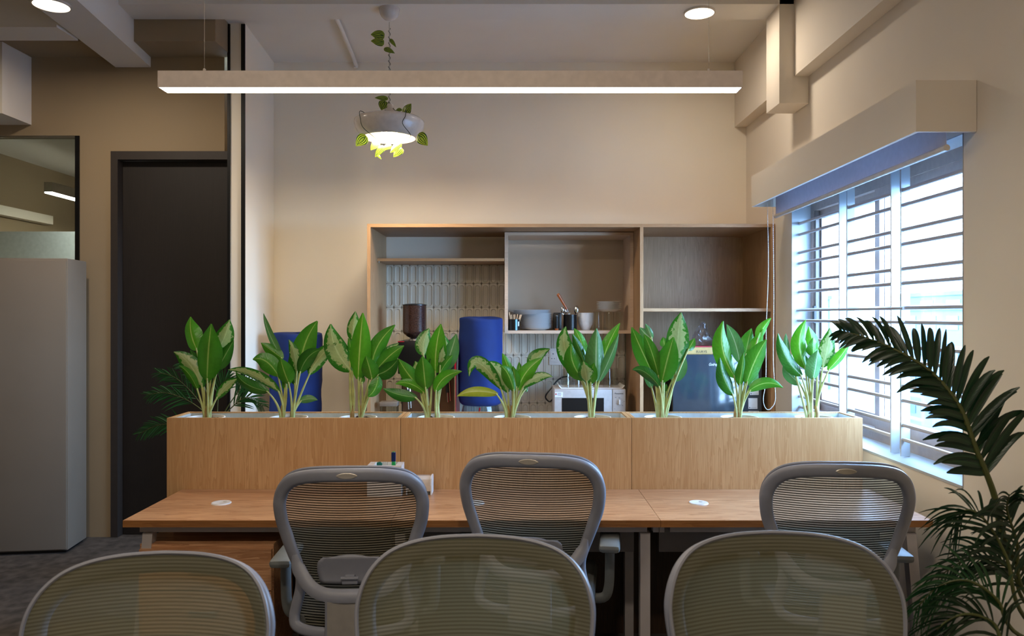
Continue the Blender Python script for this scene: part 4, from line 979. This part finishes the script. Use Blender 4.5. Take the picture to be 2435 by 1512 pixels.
h0, h1 = P(1348, 735, 6.15), P(1326, 698, 6.14)
MB().tube(smoothpts([h0, lerp(h0, h1, .35), lerp(h0, h1, .8), h1], 4), [.008, .0085, .009, .0100, .0108, .0115, .012, .0125, .013, .0138, .014, .0135, .008], 10).build('handle', M['copper'], kn, smooth=True)
MB().tube([h0+(h0-h1)*.02, (x+.02, 6.17, SZ+.008)], .003, 8).build('shank', M['steel'], kn, smooth=True)
def spoon(px0, py0, w_, h_, name, label, y=6.15):
    t = thing(name, label, 'cutlery', (x, y, SZ+.007)); p = P(px0, py0, y); e = Vector((lerp(x, p.x, .3), 6.165, SZ+.009))
    rows = []
    for i in range(7):
        s_ = i/6; hw_ = w_*math.sin(math.pi*min(.97, max(.06, s_)))**.6
        rows.append([(p.x+hw_*q, y+.006*(q*q)-.004*math.sin(math.pi*s_), p.z-h_/2+h_*s_) for q in (-1, -.5, 0, .5, 1)])
    MB().grid(rows).build('bowl', M['chrome'], t, smooth=True, solid=.0015)
    MB().tube([(p.x, y, p.z-h_/2), tuple(e)], .0028, 8).build('handle', M['chrome'], t, smooth=True)
spoon(1371, 737, .021, .066, 'serving_spoon', 'shiny serving spoon standing bowl-up at the right of the utensil holder')
spoon(1338, 737, .016, .052, 'table_spoon', 'table spoon standing at the left of the utensil holder')
spoon(1345, 740, .010, .040, 'tea_spoon', 'tea spoon standing just below the wooden handle in the utensil holder', 6.14)
fk = thing('fork', 'steel fork standing tines-up in the middle of the utensil holder', 'cutlery', (x, 6.15, SZ+.007)); p = P(1354, 738, 6.15); m = MB()
for k in range(4): m.tube([(p.x-.009+k*.006, 6.15, p.z-.018), (p.x-.009+k*.006, 6.15, p.z+.02)], .0013, 6)
m.box(p.x-.011, p.x+.011, 6.149, 6.151, p.z-.026, p.z-.017).tube([(p.x, 6.15, p.z-.024), (x, 6.16, SZ+.009)], .0026, 8).build('body', M['chrome'], fk, smooth=True)
# refrigerator
fg = thing('refrigerator', 'dark glass fronted refrigerator in the right bay of the shelf unit', 'refrigerator', (1.53, 5.73, 0))
FX0_, FX1_, FZ, FY = P(1600, 0, 5.745).x, P(1812, 0, 5.745).x, 1.357, 5.745
bx('body', M['black'], FX0_, FX1_, FY+.045, 6.36, .03, FZ, fg, bev=.008)
dd = bx('door', M['fridge'], FX0_, FX1_, FY, FY+.042, .05, FZ, fg, bev=.006)
text('lettering', 'Godrej', M['ink_white'], dd, (P(1694.5, 0, FY).x, FY-.0004, P(0, 866.5, FY).z), .030, shear=.45, sx=.72)
for (a, b, c_, d_) in ((1783, 903, 1804, 939), (1779.5, 946.5, 1801, 972), ):
    q0, q1 = P(a, d_, FY), P(c_, b, FY); sk_ = bx('sticker', M['paper'], q0.x, q1.x, FY-.0014, FY-.0003, q0.z, q1.z, dd)
    MB().tube([(q0.x+.010, FY-.002, q0.z+.010), (q0.x+.010, FY-.0015, q0.z+.010)], .005, 12).build('stamp', M['ink_grey'], sk_)
    MB().box(q0.x+.02, q1.x-.006, FY-.0019, FY-.0015, q0.z+.008, q0.z+.010).build('print_line', M['ink_grey'], sk_)
q0, q1 = P(1780, 992, FY), P(1804, 977, FY); sk_ = bx('sticker', M['paper'], q0.x, q1.x, FY-.0014, FY-.0003, q0.z-.03, q1.z, dd)
bx('black_field', M['ink'], q0.x+.003, q1.x-.003, FY-.0019, FY-.0015, q0.z-.027, q1.z-.003, sk_)
text('lettering', '10', M['ink_white'], sk_, ((q0.x+q1.x)/2-.006, FY-.0022, q1.z-.034), .055, sx=1.0)
for xx in (FX0_+.06, FX1_-.06):
    for yy in (FY+.1, 6.3): MB().lathe([(.02, 0), (.02, .031)], (xx, yy, 0), 10).build('foot', M['black'], fg)
cbx = thing('cake_box', 'gold cardboard cake box with a red rim on the refrigerator', 'box', (P(1663, 0, 5.80).x, 5.86, FZ))
b0, b1 = P(1633, 0, 5.80), P(1695, 0, 5.80)
bx('carton', M['gold_card'], b0.x, b1.x, 5.80, 5.98, FZ+.0005, FZ+.052, cbx)
bx('red_rim', M['red_card'], b0.x-.001, b1.x+.001, 5.7985, 5.981, FZ+.0525, FZ+.061, cbx)
text('lettering', 'FLURYS', M['ink'], cbx, (P(1668, 0, 5.80).x, 5.7992, FZ+.018), .026, sx=.95)
pbg = thing('plastic_bag', 'crumpled clear plastic bag lying on the gold cake box', 'bag', (P(1668, 0, 5.86).x, 5.87, FZ+.0615))
rows = []; x = P(1667, 0, 5.86).x
for i in range(12):
    s_ = i/11; hh_ = FZ+.0625+.185*s_; wd = .075*(1-s_)**.8*(1+.15*math.sin(5*s_))+.008
    rows.append([(x+.022*s_+wd*math.cos(a)*(1+.22*math.sin(3*a+9*s_)+.12*math.sin(5*a+17*s_)), 5.88+.6*wd*math.sin(a)*(1+.2*math.sin(4*a+11*s_)), hh_+.008*math.sin(6*a+5*s_)*(1 if i else 0)) for a in [2*math.pi*k/20 for k in range(21)]])
MB().grid(rows).build('film', M['film'], pbg, smooth=True, angle=25)

# ================================================================== plants
def bez(a, c, b, n):
    return [a*(1-t)**2+c*2*t*(1-t)+b*t*t for t in [k/n for k in range(n+1)]]
def leaf_grid(curve, width, roll, fold, prof=(.55, .78), cols=6, wave=.0, seed=0, ref=Vector((0, 1, 0))):
    """blade along a 3D curve: lance-shaped outline, folded along the midrib, gently waved margin"""
    n = len(curve)-1; rows, uvs = [], []; a_, b_ = prof
    pk = (a_/(a_+b_)); mx = pk**a_*(1-pk)**b_
    rr = random.Random(seed); ph = rr.uniform(0, 6.28)
    for i, p in enumerate(curve):
        s = i/n; t = (curve[min(n, i+1)]-curve[max(0, i-1)]).normalized()
        sd = t.cross(ref); sd = sd.normalized() if sd.length > .15 else Vector((0, 0, 1)).cross(t).normalized()
        sd = Matrix.Rotation(roll, 3, t) @ sd; nr = sd.cross(t).normalized()
        s_ = min(.985, max(.012, s)); w = width*.5*((s_**a_)*((1-s_)**b_)/mx)
        row, uv = [], []
        for j in range(cols+1):
            q = -1+2*j/cols
            row.append(p+sd*(w*q*math.cos(fold))+nr*(abs(q)**1.3*w*math.sin(fold)+wave*w*q*q*math.sin(9*s+ph+q)))
            uv.append((j/cols, s))
        rows.append(row); uvs.append(uv)
    return rows, uvs
CROP = {4: (300, 720, 2435/680), 5: (880, 720, 2435/620), 6: (1450, 720, 2435/610)}
SOIL = 1.094; PY = 4.06
def aglaonema(label, crop, potx, roots, leaves, seed):
    ox, oy, sc = CROP[crop]; rr = random.Random(seed)
    X = lambda x: ox+x/sc
    Y_ = lambda y: oy+y/sc
    pxc = P(potx, 0, PY).x
    t = thing('potted_aglaonema', label, 'plant', (pxc, PY, .9465), 'aglaonema plants in the planter')
    MB().lathe([(.0, .9465), (.078, .9465), (.097, 1.100), (.100, 1.102), (.100, 1.108), (.094, 1.108), (.093, 1.100), (.090, 1.09)], (pxc, PY, 0), 32, cap0=False, cap1=False).build('pot', M['pot'], t, smooth=True)
    sl = MB(); rows = []
    for i in range(6):
        r = .092*i/5
        rows.append([(pxc+r*math.cos(a), PY+r*math.sin(a), SOIL+(rr.uniform(-.004, .006) if 0 < i < 5 else 0)) for a in [2*math.pi*k/18 for k in range(18)]])
        rows[-1].append(rows[-1][0])
    sl.grid(rows)
    so = sl.build('soil', M['soil'], t, smooth=True)
    cl = MB()
    for k in range(7):
        a = rr.uniform(0, 6.28); r = rr.uniform(.03, .075); s = rr.uniform(.005, .010); c0 = Vector((pxc+r*math.cos(a), PY+r*math.sin(a), SOIL+.003))
        bm = bmesh.new(); bmesh.ops.create_icosphere(bm, subdivisions=1, radius=s)
        for v in bm.verts: v.co = Vector((v.co.x*rr.uniform(.7, 1.3), v.co.y*rr.uniform(.7, 1.3), v.co.z*rr.uniform(.5, 1.1)))+c0
        cl.add_bm(bm); bm.free()
    tag(cl.build('soil_crumbs', M['soil'], t), kind='stuff')
    R3 = [P(X(x), Y_(y), PY) for x, y in roots]
    for r0 in R3: r0.z = SOIL
    for i, L in enumerate(leaves):
        (bxx, byy), (txx, tyy), mid, w, mat, d = L[:6]; ri = L[6] if len(L) > 6 else min(range(len(roots)), key=lambda k: abs(roots[k][0]-bxx))
        yb = PY+d*.01*.6; yt = PY+d*.01*1.25
        b = P(X(bxx), Y_(byy), yb); e = P(X(txx), Y_(tyy), yt)
        c = P(X(mid[0]), Y_(mid[1]), (yb+yt)/2-.006*(1 if d < 0 else -1)) if mid else (b+e)/2+Vector((rr.uniform(-.01, .01), -.012 if d < 0 else .012, 0))
        width = w/sc*PY/F*.98
        roll = R(rr.uniform(-20, 20)); fold = R(rr.uniform(12, 26))
        rows, uvs = leaf_grid(bez(b, c, e, 14), width*1.28, roll, fold, wave=.10, seed=seed*50+i, prof=(.60, .92))
        MB().grid(rows, uvs).build('leaf', M['leaf_'+mat], t, smooth=True, angle=90)
        r0 = R3[ri]+Vector((rr.uniform(-.008, .008), d*.0012, -.004))
        tang = (c-b).normalized(); ln = (b-r0).length
        q = bez(r0, r0*.45+b*.55-tang*ln*.18+Vector((0, 0, .06*ln)), b+tang*.012, 8)
        MB().tube(q, [lerp(.0085, .0040, k/8) for k in range(9)], 8).build('petiole', M['stem'], t, smooth=True)
    for r0 in R3:
        MB().tube([r0-Vector((0, 0, .02)), r0+Vector((rr.uniform(-.006, .006), 0, .035)), r0+Vector((rr.uniform(-.008, .008), 0, .075))], [.0125, .0115, .0075], 10).build('stem', M['stem_brown'], t, smooth=True)
    return t
p_, b_, k_, s_, v_, y_ = 'plain', 'bright', 'dark', 'pale', 'var', 'yellow'
aglaonema('leafy green aglaonema at the left end of the planter, in front of the dark door', 4, 489, [(670, 975), (700, 975)], [
 ((605, 400), (548, 118), (530, 270), 150, b_, 3), ((780, 400), (880, 143), (850, 300), 130, v_, 3), ((800, 430), (860, 180), None, 80, p_, 4),
 ((650, 720), (405, 418), (545, 470), 130, v_, -2), ((610, 745), (447, 535), (540, 570), 60, p_, -3), ((620, 590), (545, 400), None, 90, k_, 1),
 ((775, 570), (915, 318), (835, 460), 100, k_, -1), ((760, 600), (790, 400), None, 70, k_, 2), ((690, 660), (725, 178), (690, 420), 195, p_, -4),
 ((765, 820), (950, 645), (850, 680), 75, v_, -2), ((700, 700), (690, 560), None, 60, p_, 0)], 1)
aglaonema('sprawling aglaonema with drooping leaves, second from the left, before the broad blue bottle', 4, 687, [(1325, 978), (1415, 978)], [
 ((1325, 465), (1170, 90), (1195, 260), 62, s_, 4), ((1335, 475), (1148, 340), (1230, 400), 95, p_, 2), ((1455, 600), (1385, 313), (1445, 420), 80, v_, 1),
 ((1475, 600), (1628, 155), (1490, 330), 165, p_, 2), ((1300, 625), (1078, 482), (1190, 440), 125, p_, -2), ((1478, 600), (1655, 398), (1530, 430), 105, k_, -3),
 ((1560, 610), (1790, 343), (1640, 430), 115, v_, 0), ((1390, 690), (1315, 470), None, 125, p_, -4), ((1310, 762), (868, 570), (1080, 560), 85, v_, -3),
 ((1215, 752), (935, 590), (990, 720), 95, k_, -5), ((1475, 840), (1630, 828), (1550, 800), 62, s_, 1), ((1350, 740), (1355, 590), None, 65, p_, 0), ((1440, 700), (1400, 420), None, 70, k_, 3)], 2)
aglaonema('tall aglaonema third from the left, between the blue bottle and the coffee machine', 4, 852, [(1925, 975), (2000, 975)], [
 ((1930, 320), (1952, 72), None, 100, v_, 5), ((2140, 560), (2320, 345), (2230, 420), 105, v_, 3), ((1920, 580), (1742, 180), (1740, 400), 165, v_, 0),
 ((2095, 515), (2290, 188), (2120, 330), 125, p_, 2), ((1975, 650), (2015, 85), (1985, 360), 160, b_, -1), ((2130, 575), (2365, 365), (2240, 430), 110, p_, -1),
 ((2130, 612), (2312, 480), (2240, 590), 115, k_, -3), ((1905, 420), (1890, 300), None, 50, p_, 3), ((2095, 655), (2040, 452), None, 120, p_, -4),
 ((2148, 625), (2058, 798), (2130, 760), 95, p_, -5), ((2010, 690), (2008, 590), None, 45, p_, 1), ((1990, 640), (2085, 520), None, 50, k_, 0)], 3)
aglaonema('bushy aglaonema fourth from the left, in front of the coffee machine', 5, 1037, [(535, 1072), (630, 1070)], [
 ((500, 490), (552, 238), (480, 360), 130, v_, 5), ((655, 600), (690, 300), (720, 440), 120, v_, 4), ((690, 645), (805, 290), (765, 440), 125, s_, 2),
 ((610, 655), (662, 198), (600, 420), 165, b_, 0), ((655, 600), (690, 390), None, 75, v_, -1), ((440, 650), (420, 545), None, 75, v_, 2), ((650, 665), (772, 488), (700, 560), 90, p_, -1),
 ((480, 805), (265, 522), (350, 680), 135, p_, -2), ((520, 805), (488, 498), None, 155, p_, -4), ((510, 842), (238, 758), (370, 710), 75, b_, -3),
 ((440, 882), (122, 800), (260, 870), 95, k_, -4, 0), ((610, 832), (858, 640), (660, 660), 105, b_, -4), ((580, 700), (560, 520), None, 70, k_, 1)], 4)
aglaonema('low spreading aglaonema in the centre of the planter with a drooping yellowish leaf', 5, 1218, [(1285, 1072), (1330, 1072)], [
 ((1500, 620), (1680, 430), (1540, 490), 125, v_, 4), ((1330, 770), (1235, 470), (1290, 580), 80, b_, 2), ((1385, 690), (1390, 553), None, 48, p_, 3),
 ((1290, 835), (1075, 560), (1215, 580), 130, v_, 0), ((1225, 802), (925, 685), (950, 380), 115, v_, -2), ((1380, 815), (1610, 512), (1430, 620), 125, b_, -1),
 ((1420, 792), (1705, 690), (1570, 640), 80, v_, -2), ((1345, 825), (1225, 590), (1300, 640), 115, p_, -4), ((1370, 800), (1335, 590), None, 80, p_, -2),
 ((1195, 852), (812, 872), (960, 790), 82, y_, -4, 0), ((1450, 790), (1462, 835), None, 32, s_, 1)], 5)
aglaonema('upright aglaonema in front of the microwave, sixth from the left', 5, 1409, [(2068, 1072)], [
 ((2000, 490), (1905, 238), (1980, 340), 95, b_, 5), ((1950, 660), (1828, 220), (1755, 430), 145, v_, 1), ((2020, 620), (1890, 290), (1960, 430), 90, k_, 2),
 ((2130, 725), (2332, 190), (2190, 400), 120, b_, 2), ((2130, 745), (2322, 290), (2250, 520), 85, s_, -1), ((1995, 720), (1880, 383), (1850, 560), 145, p_, -2), ((2040, 640), (1990, 420), None, 70, k_, 2),
 ((2110, 735), (2115, 238), (2110, 480), 165, s_, -3), ((2060, 760), (2092, 560), None, 95, p_, -4), ((2025, 745), (1990, 545), None, 130, v_, -5)], 6)
aglaonema('aglaonema with one large pale blotched leaf, beside the refrigerator', 6, 1577, [(470, 1082), (510, 1082)], [
 ((400, 345), (285, 232), None, 75, s_, 4), ((400, 340), (338, 198), None, 60, s_, 4), ((740, 450), (805, 335), None, 70, p_, 3), ((640, 580), (678, 92), (640, 300), 185, v_, 1),
 ((585, 735), (705, 490), (690, 640), 115, s_, 2), ((400, 810), (335, 590), None, 65, s_, 3), ((420, 690), (208, 232), (300, 460), 145, p_, 0), ((520, 420), (505, 325), None, 70, p_, 3),
 ((465, 705), (325, 300), (400, 430), 105, p_, -2), ((495, 755), (605, 325), (545, 520), 180, p_, -4), ((480, 805), (215, 635), (330, 600), 90, k_, -4), ((545, 860), (540, 770), None, 50, k_, 0), ((440, 760), (425, 620), None, 60, s_, 1)], 7)
aglaonema('bright aglaonema before the right edge of the refrigerator, second from the window', 6, 1759, [(1195, 1082), (1230, 1082)], [
 ((1290, 500), (1345, 243), None, 120, p_, 4), ((1400, 350), (1532, 143), (1450, 230), 85, b_, 3), ((1235, 570), (1110, 205), (1200, 350), 110, s_, 3), ((1330, 610), (1455, 248), None, 120, b_, 2),
 ((1190, 705), (1078, 172), (1010, 440), 160, b_, 0), ((1330, 795), (1408, 655), None, 85, s_, 2), ((1175, 875), (1045, 520), (1055, 720), 120, k_, -2), ((1230, 785), (1272, 472), None, 90, p_, -3),
 ((1300, 765), (1487, 348), (1370, 530), 170, p_, -4), ((1320, 838), (1645, 805), (1490, 700), 95, p_, -3)], 8)
aglaonema('aglaonema nearest the window at the right end of the planter', 6, 1936, [(1880, 1080), (1910, 1080), (1965, 1080)], [
 ((1960, 480), (1888, 222), None, 105, b_, 4), ((2020, 610), (2090, 238), (2080, 430), 130, v_, 2), ((1700, 480), (1672, 290), None, 45, s_, 2), ((1820, 772), (1650, 575), (1690, 690), 100, s_, 1),
 ((1860, 620), (1862, 162), (1740, 380), 130, b_, 0), ((1825, 690), (1598, 290), (1640, 540), 120, k_, -2), ((1930, 510), (1932, 328), None, 115, p_, -1), ((1880, 600), (1800, 470), None, 60, k_, 1),
 ((2070, 640), (2282, 372), (2200, 520), 90, b_, -1), ((1930, 728), (1975, 448), None, 160, s_, -4)], 9)

# ------------------------------------------------------------------ palms
def frond(parent, pts, n, length, wid, mat, name='frond', sep=True, spread=62, droop=.25, seed=0, r0=.008, start=.12, up=Vector((0, -1, 0)), side=(1, -1), prof=(.35, .62), low=1.0):
    rr = random.Random(seed); c = smoothpts(pts, 8); N = len(c)
    mb = MB().tube(c, [lerp(r0, .0015, k/(N-1)) for k in range(N)], 8)
    fr = mb.build(name, M['palm_stem'], parent, smooth=True)
    acc = MB()
    for i in range(n):
        s = start+(1-start)*(i+.3)/n; f = s*(N-1); k = min(N-2, int(f)); p = lerp(c[k], c[k+1], f-k); t = (c[k+1]-c[k]).normalized()
        sd0 = t.cross(up).normalized()
        for g in side:
            L = length*(.55+.45*math.sin(math.pi*min(1, s*.9+.1)))*(1-.45*s**3)*rr.uniform(.85, 1.1)*(1 if g > 0 else low)
            a = R(spread*(1-.45*s)+rr.uniform(-7, 7)); d = (t*math.cos(a)+sd0*g*math.sin(a)+up*rr.uniform(-.15, .25)).normalized()
            e = p+d*L+Vector((0, 0, -droop*L*rr.uniform(.6, 1.4))); mid = p+d*L*.55+Vector((0, 0, droop*L*.12))
            rows, uvs = leaf_grid(bez(p, mid, e, 7), wid*(1-.55*s*s)*rr.uniform(.85, 1.15), R(rr.uniform(-25, 25)), R(22), prof=prof, cols=2, seed=i, ref=up)
            if sep: MB().grid(rows, uvs).build('leaflet', M[mat], fr, smooth=True, angle=80)
            else: acc.grid(rows, uvs)
    if not sep: tag(acc.build('leaflets', M[mat], fr, smooth=True, angle=80), kind='stuff')
    return fr
RY = 2.35
pr = thing('potted_palm', 'tall dark areca palm arching in from the right edge in front of the window', 'plant', (1.66, 2.30, 0))
MB().lathe([(.0, .0), (.13, .0), (.165, .30), (.175, .30), (.175, .335), (.155, .335), (.15, .30), (.0, .30)], (1.66, 2.30, 0), 32, cap0=False, cap1=False).build('pot', M['pot'], pr, smooth=True)
MB().lathe([(.0, .305), (.148, .303)], (1.66, 2.30, 0), 24, cap0=False, cap1=False).build('soil', M['soil'], pr)
hub = Vector((1.66, 2.30, .30))
def PP(*q): return [P(a, b, c) for a, b, c in q]
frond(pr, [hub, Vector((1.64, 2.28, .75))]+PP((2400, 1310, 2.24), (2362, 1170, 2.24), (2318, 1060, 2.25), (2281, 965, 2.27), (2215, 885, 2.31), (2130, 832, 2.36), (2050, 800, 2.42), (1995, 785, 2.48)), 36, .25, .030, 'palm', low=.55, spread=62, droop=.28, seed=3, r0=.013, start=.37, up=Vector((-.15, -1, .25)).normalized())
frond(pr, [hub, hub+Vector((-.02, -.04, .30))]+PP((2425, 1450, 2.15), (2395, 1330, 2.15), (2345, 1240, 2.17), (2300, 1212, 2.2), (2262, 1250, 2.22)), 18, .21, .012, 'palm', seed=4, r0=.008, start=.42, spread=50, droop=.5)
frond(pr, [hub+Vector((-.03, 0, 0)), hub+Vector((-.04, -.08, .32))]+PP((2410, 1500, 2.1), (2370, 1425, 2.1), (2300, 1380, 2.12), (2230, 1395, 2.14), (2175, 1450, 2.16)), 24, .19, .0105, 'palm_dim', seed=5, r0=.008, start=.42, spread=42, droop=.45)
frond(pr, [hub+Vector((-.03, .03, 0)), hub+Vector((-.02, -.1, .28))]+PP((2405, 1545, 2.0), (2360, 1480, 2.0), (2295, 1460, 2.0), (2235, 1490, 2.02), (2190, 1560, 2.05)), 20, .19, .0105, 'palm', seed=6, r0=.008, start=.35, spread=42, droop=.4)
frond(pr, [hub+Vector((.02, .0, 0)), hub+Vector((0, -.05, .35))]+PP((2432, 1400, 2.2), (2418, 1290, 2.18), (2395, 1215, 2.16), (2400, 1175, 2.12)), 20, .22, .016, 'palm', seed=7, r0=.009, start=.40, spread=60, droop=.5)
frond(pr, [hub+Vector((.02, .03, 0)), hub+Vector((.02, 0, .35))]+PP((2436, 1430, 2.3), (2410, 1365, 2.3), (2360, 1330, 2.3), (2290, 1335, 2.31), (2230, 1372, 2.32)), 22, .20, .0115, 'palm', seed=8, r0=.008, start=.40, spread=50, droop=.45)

LPY = 4.85
p2 = thing('potted_palm', 'dim areca palm standing behind the left end of the planter', 'plant', (P(505, 0, LPY).x, LPY, 0))
lx = P(505, 0, LPY).x
MB().lathe([(.0, .0), (.12, .0), (.15, .28), (.16, .28), (.16, .31), (.14, .31), (.135, .28), (.0, .28)], (lx, LPY, 0), 28, cap0=False, cap1=False).build('pot', M['pot'], p2, smooth=True)
h2 = Vector((lx, LPY, .28))
for i, q in enumerate(([(500, 1010), (470, 950), (420, 900), (375, 885)], [(495, 1000), (460, 960), (400, 935), (350, 938)], [(505, 1010), (490, 930), (460, 880), (430, 862)], [(485, 1060), (440, 1015), (380, 1010), (330, 1032)],
                       [(515, 1010), (520, 940), (535, 905), (550, 900)], [(520, 1010), (555, 965), (590, 945), (625, 965)], [(525, 1000), (560, 940), (585, 915), (618, 920)])):
    pts = [h2, h2+Vector((0, 0, .45))]+[P(a, b, LPY-.05*(i % 3)) for a, b in q]
    frond(p2, pts, 18, .17, .013, 'palm_mid', sep=True, seed=20+i, r0=.006, start=.60, spread=50, droop=.18)

# ------------------------------------------------------------------ artificial vine on the pendant
vn = thing('artificial_vine', 'artificial vine of striped green leaves wound around the pendant lamp', 'vine', (PLX, PLY, 2.80))
def V(cx_, cy_, dy=0.0): return P(780+cx_/3.781, cy_/3.781, PLY+dy)
tw = []
z = 3.66
for k in range(260):
    tw.append(Vector((PLX+.0065*math.cos(k*.3), PLY+.0065*math.sin(k*.3), lerp(3.60, 3.10, k/259))))
MB().tube(tw, .0018, 5).build('vine_stem', M['vine'], vn, smooth=True)
rad = .242
def on_shade(ang, z_): return Vector((PLX+rad*math.sin(ang), PLY-rad*math.cos(ang), z_))
for path in ([(PLX, PLY, 3.10), V(600, 990, -.03), V(700, 1050, -.12), on_shade(.62, 2.99), on_shade(.60, 2.95), on_shade(.52, 2.90), V(745, 1225, -.20), V(640, 1245, -.05), V(560, 1280, 0)],
             [(PLX, PLY, 3.10), V(480, 1060, -.06), V(400, 1055, -.14), on_shade(-.72, 2.99), on_shade(-.72, 2.94), on_shade(-.62, 2.88), V(400, 1220, -.16), V(470, 1275, -.05)],
             [V(430, 880, -.01), V(490, 905, -.01), V(520, 950, -.01), (PLX, PLY, 3.11)]):
    MB().tube(smoothpts(path, 5), .0022, 6).build('vine_stem', M['vine'], vn, smooth=True)
for i, (bx_, by_, tx_, ty_, w_, dy) in enumerate(((508, 322, 385, 310, 92, -.03), (505, 380, 386, 368, 90, -.035), (555, 352, 612, 425, 36, -.02), (505, 432, 600, 480, 52, -.03),
     (540, 888, 420, 880, 45, -.03), (512, 905, 480, 990, 95, -.035), (680, 1030, 748, 932, 88, -.05), (665, 985, 608, 995, 34, -.05), (400, 1035, 312, 1050, 38, -.15), (345, 1030, 410, 1075, 60, -.14),
     (345, 1222, 253, 1314, 105, -.22), (805, 1210, 895, 1308, 108, -.22), (455, 1265, 385, 1350, 75, -.06), (500, 1310, 425, 1412, 70, -.10), (570, 1305, 480, 1350, 55, -.08), (650, 1280, 560, 1375, 75, -.09),
     (665, 1330, 590, 1412, 80, -.06), (668, 1340, 640, 1400, 40, -.03), (440, 1390, 480, 1432, 26, -.06))):
    b0, e0 = V(bx_, by_, dy+.01), V(tx_, ty_, dy-.015); c0 = (b0+e0)/2+Vector((0, -.012, .004))
    rows, uvs = leaf_grid(bez(b0, c0, e0, 10), w_/3.781*PLY/F, R(random.uniform(-18, 18)), R(14), prof=(.36, .85), cols=6, wave=.05, seed=i)
    MB().grid(rows, uvs).build('leaf', M['striped_leaf'], vn, smooth=True, angle=90)
